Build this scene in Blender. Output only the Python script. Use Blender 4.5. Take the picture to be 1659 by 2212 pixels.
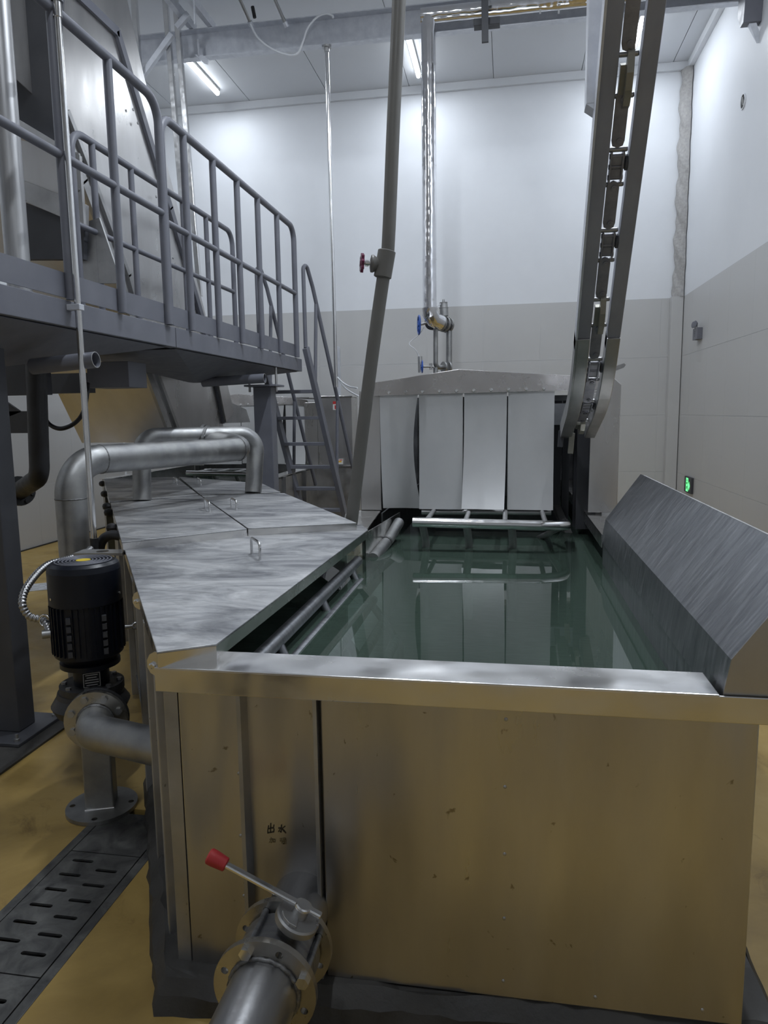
import bpy, bmesh, math, random
from mathutils import Vector, Matrix, Quaternion
random.seed(7)
for o in list(bpy.data.objects): bpy.data.objects.remove(o)
SC = bpy.context.scene
COL = SC.collection
PI = math.pi

# ---------------------------------------------------------------- camera, world, lights, exposure
FPX = 1560.0
_yaw, _pit, _rol, CAMH = math.radians(9.86), math.radians(7.8), math.radians(-.81), 1.65
_f = Vector((-math.sin(_yaw)*math.cos(_pit), math.cos(_yaw)*math.cos(_pit), -math.sin(_pit)))
_r0 = Vector((math.cos(_yaw), math.sin(_yaw), 0)); _u0 = _r0.cross(_f)
_r = _r0*math.cos(_rol)+_u0*math.sin(_rol); _u = -_r0*math.sin(_rol)+_u0*math.cos(_rol)
CAM = Vector((0, 0, CAMH))
cd = bpy.data.cameras.new('camera'); cam = bpy.data.objects.new('camera', cd); COL.objects.link(cam)
m = Matrix((_r, _u, -_f)).transposed().to_4x4(); m.translation = CAM
cam.matrix_world = m
cd.sensor_fit = 'HORIZONTAL'; cd.sensor_width = 36; cd.lens = FPX/1659*36; cd.clip_start = .05; cd.clip_end = 60
SC.camera = cam

W = bpy.data.worlds.new('world'); SC.world = W; W.use_nodes = True
W.node_tree.nodes['Background'].inputs[0].default_value = (.55, .6, .7, 1)
W.node_tree.nodes['Background'].inputs[1].default_value = .15
SC.view_settings.view_transform = 'Standard'; SC.view_settings.look = 'None'
SC.view_settings.gamma = 1; SC.view_settings.use_curve_mapping = False
SC.view_settings.exposure = 0.0
LAMP_W = 88.0          # watts of each LED batten
LAMP_COL = (.86, .92, 1.0)

def _ray(x, y): return _f + _r*((x-829.5)/FPX) - _u*((y-1106)/FPX)
def PZ(x, y, z):
    d = _ray(x, y); return CAM + d*((z-CAMH)/d.z)
def PY(x, y, Y):
    d = _ray(x, y); return CAM + d*(Y/d.y)
def PX(x, y, X):
    d = _ray(x, y); return CAM + d*(X/d.x)
V = Vector

# ---------------------------------------------------------------- materials
def _nt(name):
    mt = bpy.data.materials.new(name); mt.use_nodes = True
    nt = mt.node_tree; b = nt.nodes['Principled BSDF']
    return mt, nt, b
def _noise(nt, scale, detail=4, rough=.55, dist=0, stretch=(1, 1, 1), rot=(0, 0, 0)):
    tc = nt.nodes.new('ShaderNodeTexCoord'); mp = nt.nodes.new('ShaderNodeMapping')
    mp.inputs['Scale'].default_value = stretch; mp.inputs['Rotation'].default_value = rot
    n = nt.nodes.new('ShaderNodeTexNoise')
    n.inputs['Scale'].default_value = scale; n.inputs['Detail'].default_value = detail
    n.inputs['Roughness'].default_value = rough; n.inputs['Distortion'].default_value = dist
    nt.links.new(tc.outputs['Object'], mp.inputs[0]); nt.links.new(mp.outputs[0], n.inputs['Vector'])
    return n.outputs['Fac']
def _ramp(nt, fac, stops):
    r = nt.nodes.new('ShaderNodeValToRGB'); nt.links.new(fac, r.inputs[0])
    e = r.color_ramp.elements
    e[0].position, e[0].color = stops[0][0], (*stops[0][1], 1)
    e[1].position, e[1].color = stops[1][0], (*stops[1][1], 1)
    for p, c in stops[2:]:
        q = e.new(p); q.color = (*c, 1)
    return r.outputs[0]
def _range(nt, fac, a, b, lo=.3, hi=.7):
    r = nt.nodes.new('ShaderNodeMapRange'); nt.links.new(fac, r.inputs[0])
    r.inputs[1].default_value = lo; r.inputs[2].default_value = hi
    r.inputs[3].default_value = a; r.inputs[4].default_value = b
    return r.outputs[0]
def _bump(nt, b, fac, strength, dist=.01, prev=None):
    bp = nt.nodes.new('ShaderNodeBump'); bp.inputs['Strength'].default_value = strength
    bp.inputs['Distance'].default_value = dist
    nt.links.new(fac, bp.inputs['Height'])
    if prev is not None: nt.links.new(prev, bp.inputs['Normal'])
    nt.links.new(bp.outputs[0], b.inputs['Normal'])
    return bp.outputs[0]
def metal(name, c0, c1, rough=(.25, .42), scale=3, stretch=(1, 1, 1), dist=0, wav=0, wavscale=2.5, fine=.0, metallic=1.0, fstretch=(1, 1, 1), fscale=60, wavstretch=(1, 1, 1)):
    mt, nt, b = _nt(name)
    b.inputs['Metallic'].default_value = metallic
    n = _noise(nt, scale, 6, .6, dist, stretch)
    nt.links.new(_ramp(nt, n, [(.3, c0), (.7, c1)]), b.inputs['Base Color'])
    n2 = _noise(nt, scale*1.7, 5, .6, dist, stretch, (.3, .2, .7))
    nt.links.new(_range(nt, n2, *rough), b.inputs['Roughness'])
    p = None
    if wav: p = _bump(nt, b, _noise(nt, wavscale, 1, .4, 0, wavstretch), wav, .05)
    if fine: _bump(nt, b, _noise(nt, fscale, 3, .6, 0, fstretch), fine, .002, p)
    return mt
def paint(name, c0, c1, rough=(.4, .6), scale=4, metallic=0, fine=.0, fscale=120, stretch=(1, 1, 1), dist=0, spec=.5):
    mt, nt, b = _nt(name)
    b.inputs['Metallic'].default_value = metallic
    b.inputs['Specular IOR Level'].default_value = spec
    n = _noise(nt, scale, 6, .6, dist, stretch)
    nt.links.new(_ramp(nt, n, [(.3, c0), (.7, c1)]), b.inputs['Base Color'])
    nt.links.new(_range(nt, _noise(nt, scale*2, 4), *rough), b.inputs['Roughness'])
    if fine: _bump(nt, b, _noise(nt, fscale, 4, .6), fine, .004)
    return mt
def emit(name, c, s):
    mt, nt, b = _nt(name)
    b.inputs['Base Color'].default_value = (*c, 1)
    b.inputs['Emission Color'].default_value = (*c, 1); b.inputs['Emission Strength'].default_value = s
    return mt

M = {}
M['steel'] = metal('brushed_stainless', (.50, .49, .48), (.62, .61, .60), (.24, .40), 2.5, (1, 1, .3), wav=.12, wavscale=2.2, fine=.05, fstretch=(1, 1, 8))
M['steel_front'] = metal('tank_front_stainless', (.44, .43, .42), (.58, .57, .55), (.26, .38), 3, (1, 1, .25), wav=.9, wavscale=3.0, wavstretch=(1.6, 1, .22), fine=.06, fstretch=(8, 1, 1), fscale=50)
M['steel_rim'] = metal('rim_stainless', (.70, .69, .67), (.80, .79, .78), (.16, .30), 6, (.4, 1, 1), wav=.2, wavscale=6)
M['steel_fascia'] = metal('dented_stainless', (.50, .48, .47), (.60, .58, .57), (.2, .34), 3, wav=.22, wavscale=4)
M['steel_dull'] = metal('dull_stainless', (.36, .36, .36), (.5, .5, .5), (.38, .55), 5, fine=.1)
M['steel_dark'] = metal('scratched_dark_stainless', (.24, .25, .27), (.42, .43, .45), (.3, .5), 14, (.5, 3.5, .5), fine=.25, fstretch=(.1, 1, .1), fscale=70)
M['flap'] = metal('satin_flap_sheet', (.60, .61, .62), (.72, .72, .72), (.42, .58), 1.6, wav=.1, metallic=.45)
def stain(mt, thr=.69, col=(.18, .15, .1), scale=26):
    nt = mt.node_tree; b = nt.nodes['Principled BSDF']; src = b.inputs['Base Color'].links[0].from_socket
    f = _range(nt, _noise(nt, scale, 3, .55, .4, (1, 1, .8)), 0, .75, thr, thr+.04)
    mx = nt.nodes.new('ShaderNodeMix'); mx.data_type = 'RGBA'; mx.inputs[7].default_value = (*col, 1)
    nt.links.new(f, mx.inputs[0]); nt.links.new(src, mx.inputs[6]); nt.links.new(mx.outputs[2], b.inputs['Base Color'])
stain(M['steel_front']); stain(M['steel_dull'], .7, (.12, .11, .09), 18)
def cover_mat():
    mt, nt, b = _nt('smeared_cover_stainless')
    b.inputs['Metallic'].default_value = .75
    n = _noise(nt, 2.6, 9, .68, .9, (.8, 1.5, 1), (0, 0, .9))
    nt.links.new(_ramp(nt, n, [(.36, (.17, .175, .19)), (.5, (.38, .385, .395)), (.66, (.6, .6, .6))]), b.inputs['Base Color'])
    n2 = _noise(nt, 11, 8, .72, 1.6, (.7, 1.8, 1), (0, 0, .5))
    nt.links.new(_range(nt, n2, .36, .7), b.inputs['Roughness'])
    _bump(nt, b, n2, .12, .004)
    return mt
M['cover'] = cover_mat()
M['galv'] = metal('weathered_pipe_steel', (.27, .275, .28), (.42, .42, .41), (.4, .6), 7, fine=.2, fscale=40)
M['galv_light'] = metal('galvanised_channel', (.55, .57, .62), (.68, .70, .74), (.35, .5), 12, fine=.1, metallic=.5)
M['column'] = metal('streaky_column_steel', (.2, .2, .21), (.55, .55, .55), (.35, .5), 14, (1, 1, .06))
M['weld'] = metal('weld_bead', (.12, .12, .12), (.3, .3, .3), (.5, .7), 60, fine=.6)
M['raw_pipe'] = metal('raw_burnished_pipe', (.26, .26, .27), (.46, .46, .46), (.26, .48), 4, (1, .25, 1), fine=.15)
M['flange'] = metal('machined_flange', (.40, .39, .36), (.54, .52, .48), (.24, .36), 8)
M['bright'] = metal('polished_steel', (.70, .70, .70), (.8, .8, .8), (.12, .22), 10)
M['foil'] = metal('polished_cladding', (.78, .78, .80), (.86, .86, .88), (.08, .16), 6, wav=.25, wavscale=8)
M['grey'] = paint('grey_machine_paint', (.125, .13, .155), (.16, .165, .19), (.38, .55), 6, fine=.05)
M['grey_dark'] = paint('dark_grey_paint', (.045, .047, .055), (.065, .067, .075), (.45, .6), 6)
M['conv'] = metal('dark_channel_steel', (.26, .27, .31), (.33, .34, .38), (.4, .55), 8, (1, .5, .5), metallic=.3)
M['chain'] = metal('chain_steel', (.20, .20, .23), (.30, .30, .33), (.35, .5), 20, metallic=.5)
M['dog'] = metal('worn_guide_steel', (.24, .235, .20), (.32, .31, .27), (.35, .5), 12, metallic=.5)
M['pvc'] = paint('grey_plastic_pipe', (.135, .13, .118), (.16, .155, .14), (.42, .55), 3)
M['pvc_red'] = paint('maroon_plastic', (.13, .015, .05), (.17, .02, .07), (.25, .35), 5)
M['blue'] = paint('blue_enamel', (.02, .09, .42), (.03, .12, .5), (.25, .35), 5)
M['red'] = paint('red_rubber_grip', (.38, .025, .03), (.46, .035, .035), (.35, .5), 15, fine=.1)
M['motor'] = paint('black_motor_enamel', (.004, .006, .012), (.007, .009, .016), (.3, .45), 6, spec=.35)
M['rubber'] = paint('black_rubber', (.012, .012, .013), (.022, .022, .024), (.4, .55), 10)
M['black'] = paint('black_iron', (.014, .014, .016), (.03, .03, .032), (.4, .6), 10, fine=.2)
M['yellow'] = paint('yellow_plastic', (.65, .48, .03), (.7, .52, .05), (.4, .5), 10)
M['white'] = paint('white_print', (.7, .7, .68), (.78, .78, .76), (.5, .6), 10)
M['redprint'] = paint('red_print', (.5, .03, .03), (.55, .04, .04), (.5, .6), 10)
M['orange'] = paint('orange_print', (.75, .42, .03), (.8, .46, .04), (.5, .6), 10)
M['ink'] = paint('dark_ink', (.03, .025, .015), (.05, .04, .02), (.6, .8), 20)
M['ink_faint'] = paint('faded_ink', (.16, .12, .05), (.2, .15, .07), (.6, .8), 20)
M['wall'] = paint('white_panel_wall', (.70, .72, .75), (.75, .77, .80), (.45, .6), 1.2, spec=.3)
M['ceil'] = paint('pale_ceiling_panel', (.60, .62, .65), (.64, .66, .69), (.5, .6), 1.0, spec=.3)
M['tile'] = paint('pale_wall_tile', (.50, .50, .50), (.525, .525, .52), (.30, .36), 1.2)
M['grout'] = paint('tile_grout', (.66, .66, .65), (.72, .72, .70), (.7, .8), 8)
M['foam'] = paint('spray_foam', (.30, .295, .29), (.42, .41, .40), (.8, .9), 30, fine=.9, fscale=45)
M['cable_white'] = paint('white_tube', (.72, .74, .78), (.78, .8, .82), (.35, .45), 10)
M['concrete'] = paint('dark_wet_concrete', (.018, .017, .016), (.06, .057, .052), (.45, .75), 5, fine=.8, fscale=18)
M['drain'] = metal('dirty_drain_steel', (.05, .05, .052), (.20, .20, .19), (.42, .65), 7, dist=1.2, fine=.25, metallic=.55)
M['hole'] = paint('drain_pit', (.006, .006, .006), (.012, .012, .012), (.7, .9), 5)
def floor_mat():
    mt, nt, b = _nt('ochre_epoxy_floor')
    n = _noise(nt, 1.1, 8, .62, .6)
    c = _ramp(nt, n, [(.28, (.19, .12, .03)), (.5, (.37, .25, .075)), (.72, (.46, .33, .12))])
    n3 = _noise(nt, 3.2, 8, .7, .8)
    st = _ramp(nt, n3, [(.58, (1, 1, 1)), (.74, (.42, .37, .28))])
    mx = nt.nodes.new('ShaderNodeMix'); mx.data_type = 'RGBA'; mx.blend_type = 'MULTIPLY'; mx.inputs[0].default_value = 1
    nt.links.new(c, mx.inputs[6]); nt.links.new(st, mx.inputs[7]); nt.links.new(mx.outputs[2], b.inputs['Base Color'])
    nt.links.new(_range(nt, _noise(nt, 2.6, 6), .32, .62), b.inputs['Roughness'])
    _bump(nt, b, _noise(nt, 25, 5), .15, .004)
    return mt
M['floor'] = floor_mat()
def water_mat():
    mt, nt, b = _nt('murky_green_water'); nt.nodes.remove(b)
    out = nt.nodes['Material Output']
    gl = nt.nodes.new('ShaderNodeBsdfGlossy'); gl.inputs['Roughness'].default_value = .015
    tr = nt.nodes.new('ShaderNodeBsdfTransparent'); tr.inputs[0].default_value = (.42, .55, .48, 1)
    df = nt.nodes.new('ShaderNodeBsdfDiffuse'); df.inputs[0].default_value = (.11, .165, .13, 1)
    mx = nt.nodes.new('ShaderNodeMixShader'); mx.inputs[0].default_value = .42
    nt.links.new(tr.outputs[0], mx.inputs[1]); nt.links.new(df.outputs[0], mx.inputs[2])
    fr = nt.nodes.new('ShaderNodeFresnel'); fr.inputs['IOR'].default_value = 1.6
    mx2 = nt.nodes.new('ShaderNodeMixShader')
    nt.links.new(fr.outputs[0], mx2.inputs[0]); nt.links.new(mx.outputs[0], mx2.inputs[1]); nt.links.new(gl.outputs[0], mx2.inputs[2])
    bp = nt.nodes.new('ShaderNodeBump'); bp.inputs['Strength'].default_value = .015; bp.inputs['Distance'].default_value = .02
    nt.links.new(_noise(nt, 2.5, 2), bp.inputs['Height'])
    nt.links.new(bp.outputs[0], gl.inputs['Normal'])
    nt.links.new(mx2.outputs[0], out.inputs[0])
    return mt
M['water'] = water_mat()
M['led'] = emit('led_tube', (.9, .95, 1), 14)
M['exit'] = emit('exit_green', (.12, .9, .25), 1.6)

# ---------------------------------------------------------------- geometry helpers
def perp(d):
    d = d.normalized()
    a = V((0, 0, 1)) if abs(d.z) < .9 else V((1, 0, 0))
    x = d.cross(a).normalized(); return x, d.cross(x).normalized()
def fillet(pts, rad, seg=8):
    pts = [V(p) for p in pts]; out = [pts[0]]
    for i in range(1, len(pts)-1):
        a, b, c = pts[i-1], pts[i], pts[i+1]
        r = rad[i-1] if isinstance(rad, (list, tuple)) else rad
        d1, d2 = (a-b).normalized(), (c-b).normalized()
        ang = d1.angle(d2)
        if ang > PI-.02 or r <= 0: out.append(b); continue
        t = min(r/math.tan(ang/2), (a-b).length*.49 if i > 1 else (a-b).length*.98, (c-b).length*.49 if i < len(pts)-2 else (c-b).length*.98)
        rr = t*math.tan(ang/2)
        ce = b+(d1+d2).normalized()*(rr/math.sin(ang/2))
        s, e = b+d1*t-ce, b+d2*t-ce
        tot = s.angle(e); ax = s.cross(e).normalized()
        for k in range(seg+1): out.append(ce+Quaternion(ax, tot*k/seg) @ s)
    out.append(pts[-1]); return out
class MB:
    def __init__(s): s.v, s.f, s.sm = [], [], []
    def add(s, vs, fs, smooth=False):
        o = len(s.v); s.v += [V(p) for p in vs]
        for f in fs: s.f.append([i+o for i in f]); s.sm.append(smooth)
        return s
    def box(s, lo, hi):
        a, b = V(lo), V(hi)
        vs = [(x, y, z) for z in (a.z, b.z) for y in (a.y, b.y) for x in (a.x, b.x)]
        return s.add(vs, [(0, 2, 3, 1), (4, 5, 7, 6), (0, 1, 5, 4), (2, 6, 7, 3), (0, 4, 6, 2), (1, 3, 7, 5)])
    def bar(s, p0, p1, w, h, side=None):
        """box along p0->p1, w along 'side', h along the remaining axis"""
        p0, p1 = V(p0), V(p1); d = (p1-p0).normalized()
        if side is None: x, y = perp(d)
        else:
            x = V(side); x = (x-d*x.dot(d)).normalized(); y = d.cross(x)
        vs = [p+x*(a*w/2)+y*(b*h/2) for p in (p0, p1) for a, b in ((-1, -1), (1, -1), (1, 1), (-1, 1))]
        return s.add(vs, [(3, 2, 1, 0), (4, 5, 6, 7), (0, 1, 5, 4), (1, 2, 6, 5), (2, 3, 7, 6), (3, 0, 4, 7)])
    def prism(s, poly, vec):
        poly = [V(p) for p in poly]; vec = V(vec); n = len(poly)
        fs = [list(range(n))[::-1], list(range(n, 2*n))]+[(i, (i+1) % n, n+(i+1) % n, n+i) for i in range(n)]
        return s.add(poly+[p+vec for p in poly], fs)
    def tube(s, path, r, n=14, caps=True, inner=None):
        path = [V(p) for p in path]; k = len(path)
        ts = []
        for i in range(k):
            a = path[max(i-1, 0)]; b = path[min(i+1, k-1)]; ts.append((b-a).normalized())
        x, y = perp(ts[0]); rings = []
        for i in range(k):
            if i:
                q = ts[i-1].rotation_difference(ts[i]); x = q @ x
                x = (x-ts[i]*x.dot(ts[i])).normalized()
            y = ts[i].cross(x)
            ri = r[i] if isinstance(r, (list, tuple)) else r
            rings.append([path[i]+(x*math.cos(2*PI*j/n)+y*math.sin(2*PI*j/n))*ri for j in range(n)])
        o = len(s.v)
        s.add([p for g in rings for p in g], [(i*n+j, i*n+(j+1) % n, (i+1)*n+(j+1) % n, (i+1)*n+j) for i in range(k-1) for j in range(n)], True)
        if inner:
            s.add(rings[0]+[path[0]+(p-path[0])*inner for p in rings[0]], [(j, n+j, n+(j+1) % n, (j+1) % n) for j in range(n)])
            s.add(rings[-1]+[path[-1]+(p-path[-1])*inner for p in rings[-1]], [(j, (j+1) % n, n+(j+1) % n, n+j) for j in range(n)])
            ir = [[path[i]+(p-path[i])*inner for p in rings[i]] for i in (0, k-1)]
            if k == 2: s.add(ir[0]+ir[1], [(j, n+j, n+(j+1) % n, (j+1) % n) for j in range(n)], True)
            else:
                al = [[path[i]+(p-path[i])*inner for p in rings[i]] for i in range(k)]
                s.add([p for g in al for p in g], [(i*n+j, (i+1)*n+j, (i+1)*n+(j+1) % n, i*n+(j+1) % n) for i in range(k-1) for j in range(n)], True)
        elif caps:
            s.add(rings[0], [list(range(n))[::-1]]); s.add(rings[-1], [list(range(n))])
        return s
    def lathe(s, p0, axis, prof, n=24, smooth=True):
        """prof: (distance along axis, radius)"""
        p0 = V(p0); ax = V(axis).normalized(); x, y = perp(ax)
        rings = [[p0+ax*d+(x*math.cos(2*PI*j/n)+y*math.sin(2*PI*j/n))*max(r, 1e-4) for j in range(n)] for d, r in prof]
        for i in range(len(prof)-1):
            s.add(rings[i]+rings[i+1], [(j, (j+1) % n, n+(j+1) % n, n+j) for j in range(n)], smooth)
        s.add(rings[0], [list(range(n))[::-1]]); s.add(rings[-1], [list(range(n))])
        return s
    def grid(s, fn, nu, nv, smooth=True):
        vs = [fn(i/nu, j/nv) for j in range(nv+1) for i in range(nu+1)]
        return s.add(vs, [(j*(nu+1)+i, j*(nu+1)+i+1, (j+1)*(nu+1)+i+1, (j+1)*(nu+1)+i) for j in range(nv) for i in range(nu)], smooth)
    def holes(s, outer, holes, th, mat):
        """flat plate with holes (2-D outline loops), th thick along local +z, placed by mat"""
        cu = bpy.data.curves.new('tmp', 'CURVE'); cu.dimensions = '2D'; cu.fill_mode = 'BOTH'; cu.extrude = th/2
        for lp in [outer]+list(holes):
            sp = cu.splines.new('POLY'); sp.points.add(len(lp)-1); sp.use_cyclic_u = True
            for i, p in enumerate(lp): sp.points[i].co = (p[0], p[1], 0, 1)
        ob = bpy.data.objects.new('tmp', cu); COL.objects.link(ob)
        dg = bpy.context.evaluated_depsgraph_get()
        me = bpy.data.meshes.new_from_object(ob.evaluated_get(dg))
        s.add([mat @ (v.co+V((0, 0, th/2))) for v in me.vertices], [list(p.vertices) for p in me.polygons])
        bpy.data.objects.remove(ob); bpy.data.curves.remove(cu); bpy.data.meshes.remove(me)
        return s
    def build(s, name, mat, parent=None, bevel=0, off=None, weld=False):
        base = off
        if base is None:
            base = V((0, 0, 0)); q = parent
            while q is not None: base = base+q.location; q = q.parent
        me = bpy.data.meshes.new(name)
        me.from_pydata([tuple(p-base) for p in s.v], [], s.f)
        me.polygons.foreach_set('use_smooth', s.sm)
        bm = bmesh.new(); bm.from_mesh(me)
        if weld: bmesh.ops.remove_doubles(bm, verts=bm.verts, dist=1e-5)
        bmesh.ops.recalc_face_normals(bm, faces=bm.faces); bm.to_mesh(me); bm.free()
        me.materials.append(M[mat] if isinstance(mat, str) else mat)
        o = bpy.data.objects.new(name, me); COL.objects.link(o)
        if parent is not None: o.parent = parent
        if bevel:
            bv = o.modifiers.new('bevel', 'BEVEL'); bv.width = bevel; bv.segments = 2; bv.limit_method = 'ANGLE'; bv.angle_limit = math.radians(40)
        return o
def circle(r, n=28, cx=0, cy=0): return [(cx+r*math.cos(2*PI*i/n), cy+r*math.sin(2*PI*i/n)) for i in range(n)]
def slot(cx, cy, l, w, n=5):
    p = []
    for sgn, a0 in ((1, -PI/2), (-1, PI/2)):
        for k in range(n+1):
            a = a0+PI*k/n; p.append((cx+sgn*(l/2-w/2)+w/2*math.cos(a), cy+w/2*math.sin(a)))
    return p
def frame(origin, z, x=None):
    z = V(z).normalized()
    if x is None: x = perp(z)[0]
    x = V(x); x = (x-z*x.dot(z)).normalized(); y = z.cross(x)
    m = Matrix((x, y, z)).transposed().to_4x4(); m.translation = V(origin); return m
def tag(o, label=None, cat=None, group=None, kind=None):
    if label: o['label'] = label
    if cat: o['category'] = cat
    if group: o['group'] = group
    if kind: o['kind'] = kind
    return o
def thing(name, loc, label, cat, group=None, kind=None):
    o = bpy.data.objects.new(name, None); COL.objects.link(o); o.location = V(loc); o.empty_display_size = .1
    return tag(o, label, cat, group, kind)
def solo(mb, name, mat, loc, label, cat, group=None, kind=None, bevel=0):
    o = mb.build(name, mat, None, bevel, off=V(loc)); o.location = V(loc)
    return tag(o, label, cat, group, kind)
def instance(src, name, parent, loc, rot=None):
    o = bpy.data.objects.new(name, src.data); COL.objects.link(o); o.parent = parent; o.location = loc
    if rot is not None: o.rotation_mode = 'QUATERNION'; o.rotation_quaternion = rot
    return o
def hexhead(p, ax, r=.012, h=.009):
    mb = MB(); mb.lathe(p, ax, [(0, r), (h, r)], 6, False); return mb
def rot_to(a, b): return V(a).rotation_difference(V(b))

# ================================================================ ROOM
XL, XR, YB, YF, ZC = -6.0, 2.29, 10.6, -4.2, 6.1
ZW = 3.14
def struct(mb, name, mat): return tag(mb.build(name, mat), kind='structure')
# floor with a gap for the drain trench
TX0, TX1, TY1 = -1.645, -1.355, 2.62
fl = struct(MB().box((XL-.2, YF-.2, -.2), (TX0-.035, YB+.2, 0)).box((TX1+.035, YF-.2, -.2), (XR+.2, YB+.2, 0))
            .box((TX0-.035, TY1+.02, -.2), (TX1+.035, YB+.2, 0)).box((TX0-.035, YF-.2, -.25), (TX1+.035, TY1+.02, -.14)), 'floor', 'floor')
wb = struct(MB().box((XL-.15, YB, -.2), (XR+.15, YB+.15, ZC+.1)), 'wall_back', 'wall')
wr = struct(MB().box((XR, YF-.15, -.2), (XR+.15, YB, ZC+.1)), 'wall_right', 'wall')
wl = struct(MB().box((XL-.15, YF-.15, -.2), (XL, YB, ZC+.1)), 'wall_left', 'wall')
wf = struct(MB().box((XL, YF-.15, -.2), (XR, YF, ZC+.1)), 'wall_front', 'wall')
ce = struct(MB().box((XL, YF, ZC+.02), (XR, YB, ZC+.12)), 'ceiling', 'ceil')
# ceiling panels
pw = 1.15; n = int((XR-XL)/pw)+1
for i in range(n):
    x0 = XL+i*pw; x1 = min(x0+pw, XR)
    MB().box((x0+.004, YF+.01, ZC), (x1-.004, YB-.01, ZC+.02)).build('panel', 'ceil', ce, .003)
# wall tiles
def tiles(wall, org, du, nv, total, rows, nrm, tw=.8):
    cnt = int(math.ceil(total/tw)); base = None
    zrow = ZW/rows
    for j in range(rows):
        for i in range(cnt):
            u0 = i*tw; u1 = min(u0+tw, total)
            if u1-u0 < .03: continue
            a = V(org)+V(du)*(u0+.0008); b = V(org)+V(du)*(u1-.0008)
            z0, z1 = j*zrow+.0015, (j+1)*zrow-.0015
            MB().prism([V((a.x, a.y, z0)), V((b.x, b.y, z0)), V((b.x, b.y, z1)), V((a.x, a.y, z1))], V(nrm)*.003).build('tile', 'tile', wall)
tiles(wb, (XL+.02, YB, 0), (1, 0, 0), None, XR-XL-.04, 4, (0, -1, 0))
tiles(wr, (XR, .4, 0), (0, 1, 0), None, YB-.42, 4, (-1, 0, 0))
tiles(wl, (XL, 2.0, 0), (0, 1, 0), None, YB-2.03, 4, (1, 0, 0))
# cornice strips and the corner chase with spray foam
struct(MB().box((XL, YB-.05, ZC-.10), (XR, YB-.001, ZC-.001)), 'trim_1', 'wall')
struct(MB().box((XR-.06, YF, ZC-.10), (XR-.001, YB-.05, ZC-.001)), 'trim_2', 'wall')
struct(MB().box((XR-.16, YB-.13, 0), (XR-.013, YB-.013, ZW)), 'trim_3', 'tile')
def foam_fn(u, v):
    a = PI*.5*u+PI; r = .12+.012*math.sin(v*31+u*3)+.008*math.sin(v*77+u*9)
    return V((XR-.012+r*math.cos(a) if u < 2 else 0, YB-.012+r*math.sin(a), ZW+v*(ZC-.1-ZW)))
struct(MB().grid(foam_fn, 8, 90), 'trim_4', 'foam')
tag(MB().box((XL, 1.9, 0), (XL+.03, YB, .012)).build('baseboard_left', 'black'), kind='structure')

# ---------------------------------------------------------------- ceiling lights
def batten(p, label, watts=LAMP_W):
    t = thing('led_batten_light', p, label, 'light', 'LED battens under the ceiling')
    L = 1.2
    MB().box(V(p)+V((-.035, -L/2, -.03)), V(p)+V((.035, L/2, 0))).build('housing', 'white', t, .004)
    MB().tube([V(p)+V((0, -L/2+.01, -.05)), V(p)+V((0, L/2-.01, -.05))], .028, 10).build('led_tube', 'led', t)
    ld = bpy.data.lights.new('lamp', 'AREA'); ld.shape = 'RECTANGLE'; ld.size = .08; ld.size_y = L
    ld.energy = watts; ld.color = LAMP_COL; ld.spread = PI
    lo = bpy.data.objects.new('lamp', ld); COL.objects.link(lo); lo.parent = t; lo.location = (0, 0, -.085)
ZL = ZC-.002
a = (PZ(405, 135, ZL-.05)+PZ(456, 183, ZL-.05))/2
b2 = (PZ(883, 88, ZL-.05)+PZ(899, 145, ZL-.05))/2
c2 = (PZ(1387, 40, ZL-.05)+PZ(1374, 96, ZL-.05))/2
batten((a.x, a.y, ZL), 'glowing LED batten at the left of the ceiling beside the twin square tubes', 26)
batten((b2.x, b2.y, ZL), 'glowing LED batten beside the polished clad pipe', 26)
batten((c2.x, c2.y, ZL), 'glowing LED batten seen through the chain conveyor', 26)
for x, y, lab in ((-4.3, 4.6, 'left row over the platform'), (-.9, 4.6, 'middle row over the tank'), (1.3, 4.6, 'right row by the wall'), (-.9, .6, 'middle row above the tank front')):
    batten((x, y, ZL), 'LED batten on the ceiling above the view, '+lab, LAMP_W if y > 1 else 62)

# ================================================================ MAIN TANK
ZR = .975      # rim
ZWAT = .81
YT = 1.776
DIR = V((-1.05, 1.70, 0)).normalized()       # direction of the diagonal channel's left wall
NRM = V((DIR.y, -DIR.x, 0))                  # pointing to its right
P0 = V((-.925, 1.80, 0))
TL = 6.2
Pend = P0+DIR*TL
tank = thing('wash_tank', (-.2, YT, 0), 'large stainless steel water tank with open top in the foreground', 'tank')
# front sheets
fp = MB().box((-.488, YT, .085), (.60, YT+.012, .905)); fp.box((.588, YT+.012, .085), (.60, 7.4, .905)).box((.588, 4.06, .905), (.60, 7.4, .968))
front = fp.build('front_panel', 'steel_front', tank, .004); front['label'] = 'big wavy stainless front sheet with small screws'
ssheet = MB().box((-.89, YT-.004, .03), (-.716, YT+.012, .905)).build('side_sheet', 'steel_front', tank, .003)
rsheet = MB().box((-.722, YT+.04, .03), (-.478, YT+.05, .915)).build('recess_sheet', 'steel_front', tank)
MB().box((-.72, YT-.012, .03), (-.708, YT+.05, .905)).build('recess_edge', 'steel_dull', tank, .001)
MB().box((-.507, YT-.012, .03), (-.496, YT+.05, .905)).build('recess_edge', 'steel_dull', tank, .001)
MB().box((-.496, YT+.012, .06), (-.486, YT+.05, .905)).build('recess_edge', 'rubber', tank)
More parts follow.
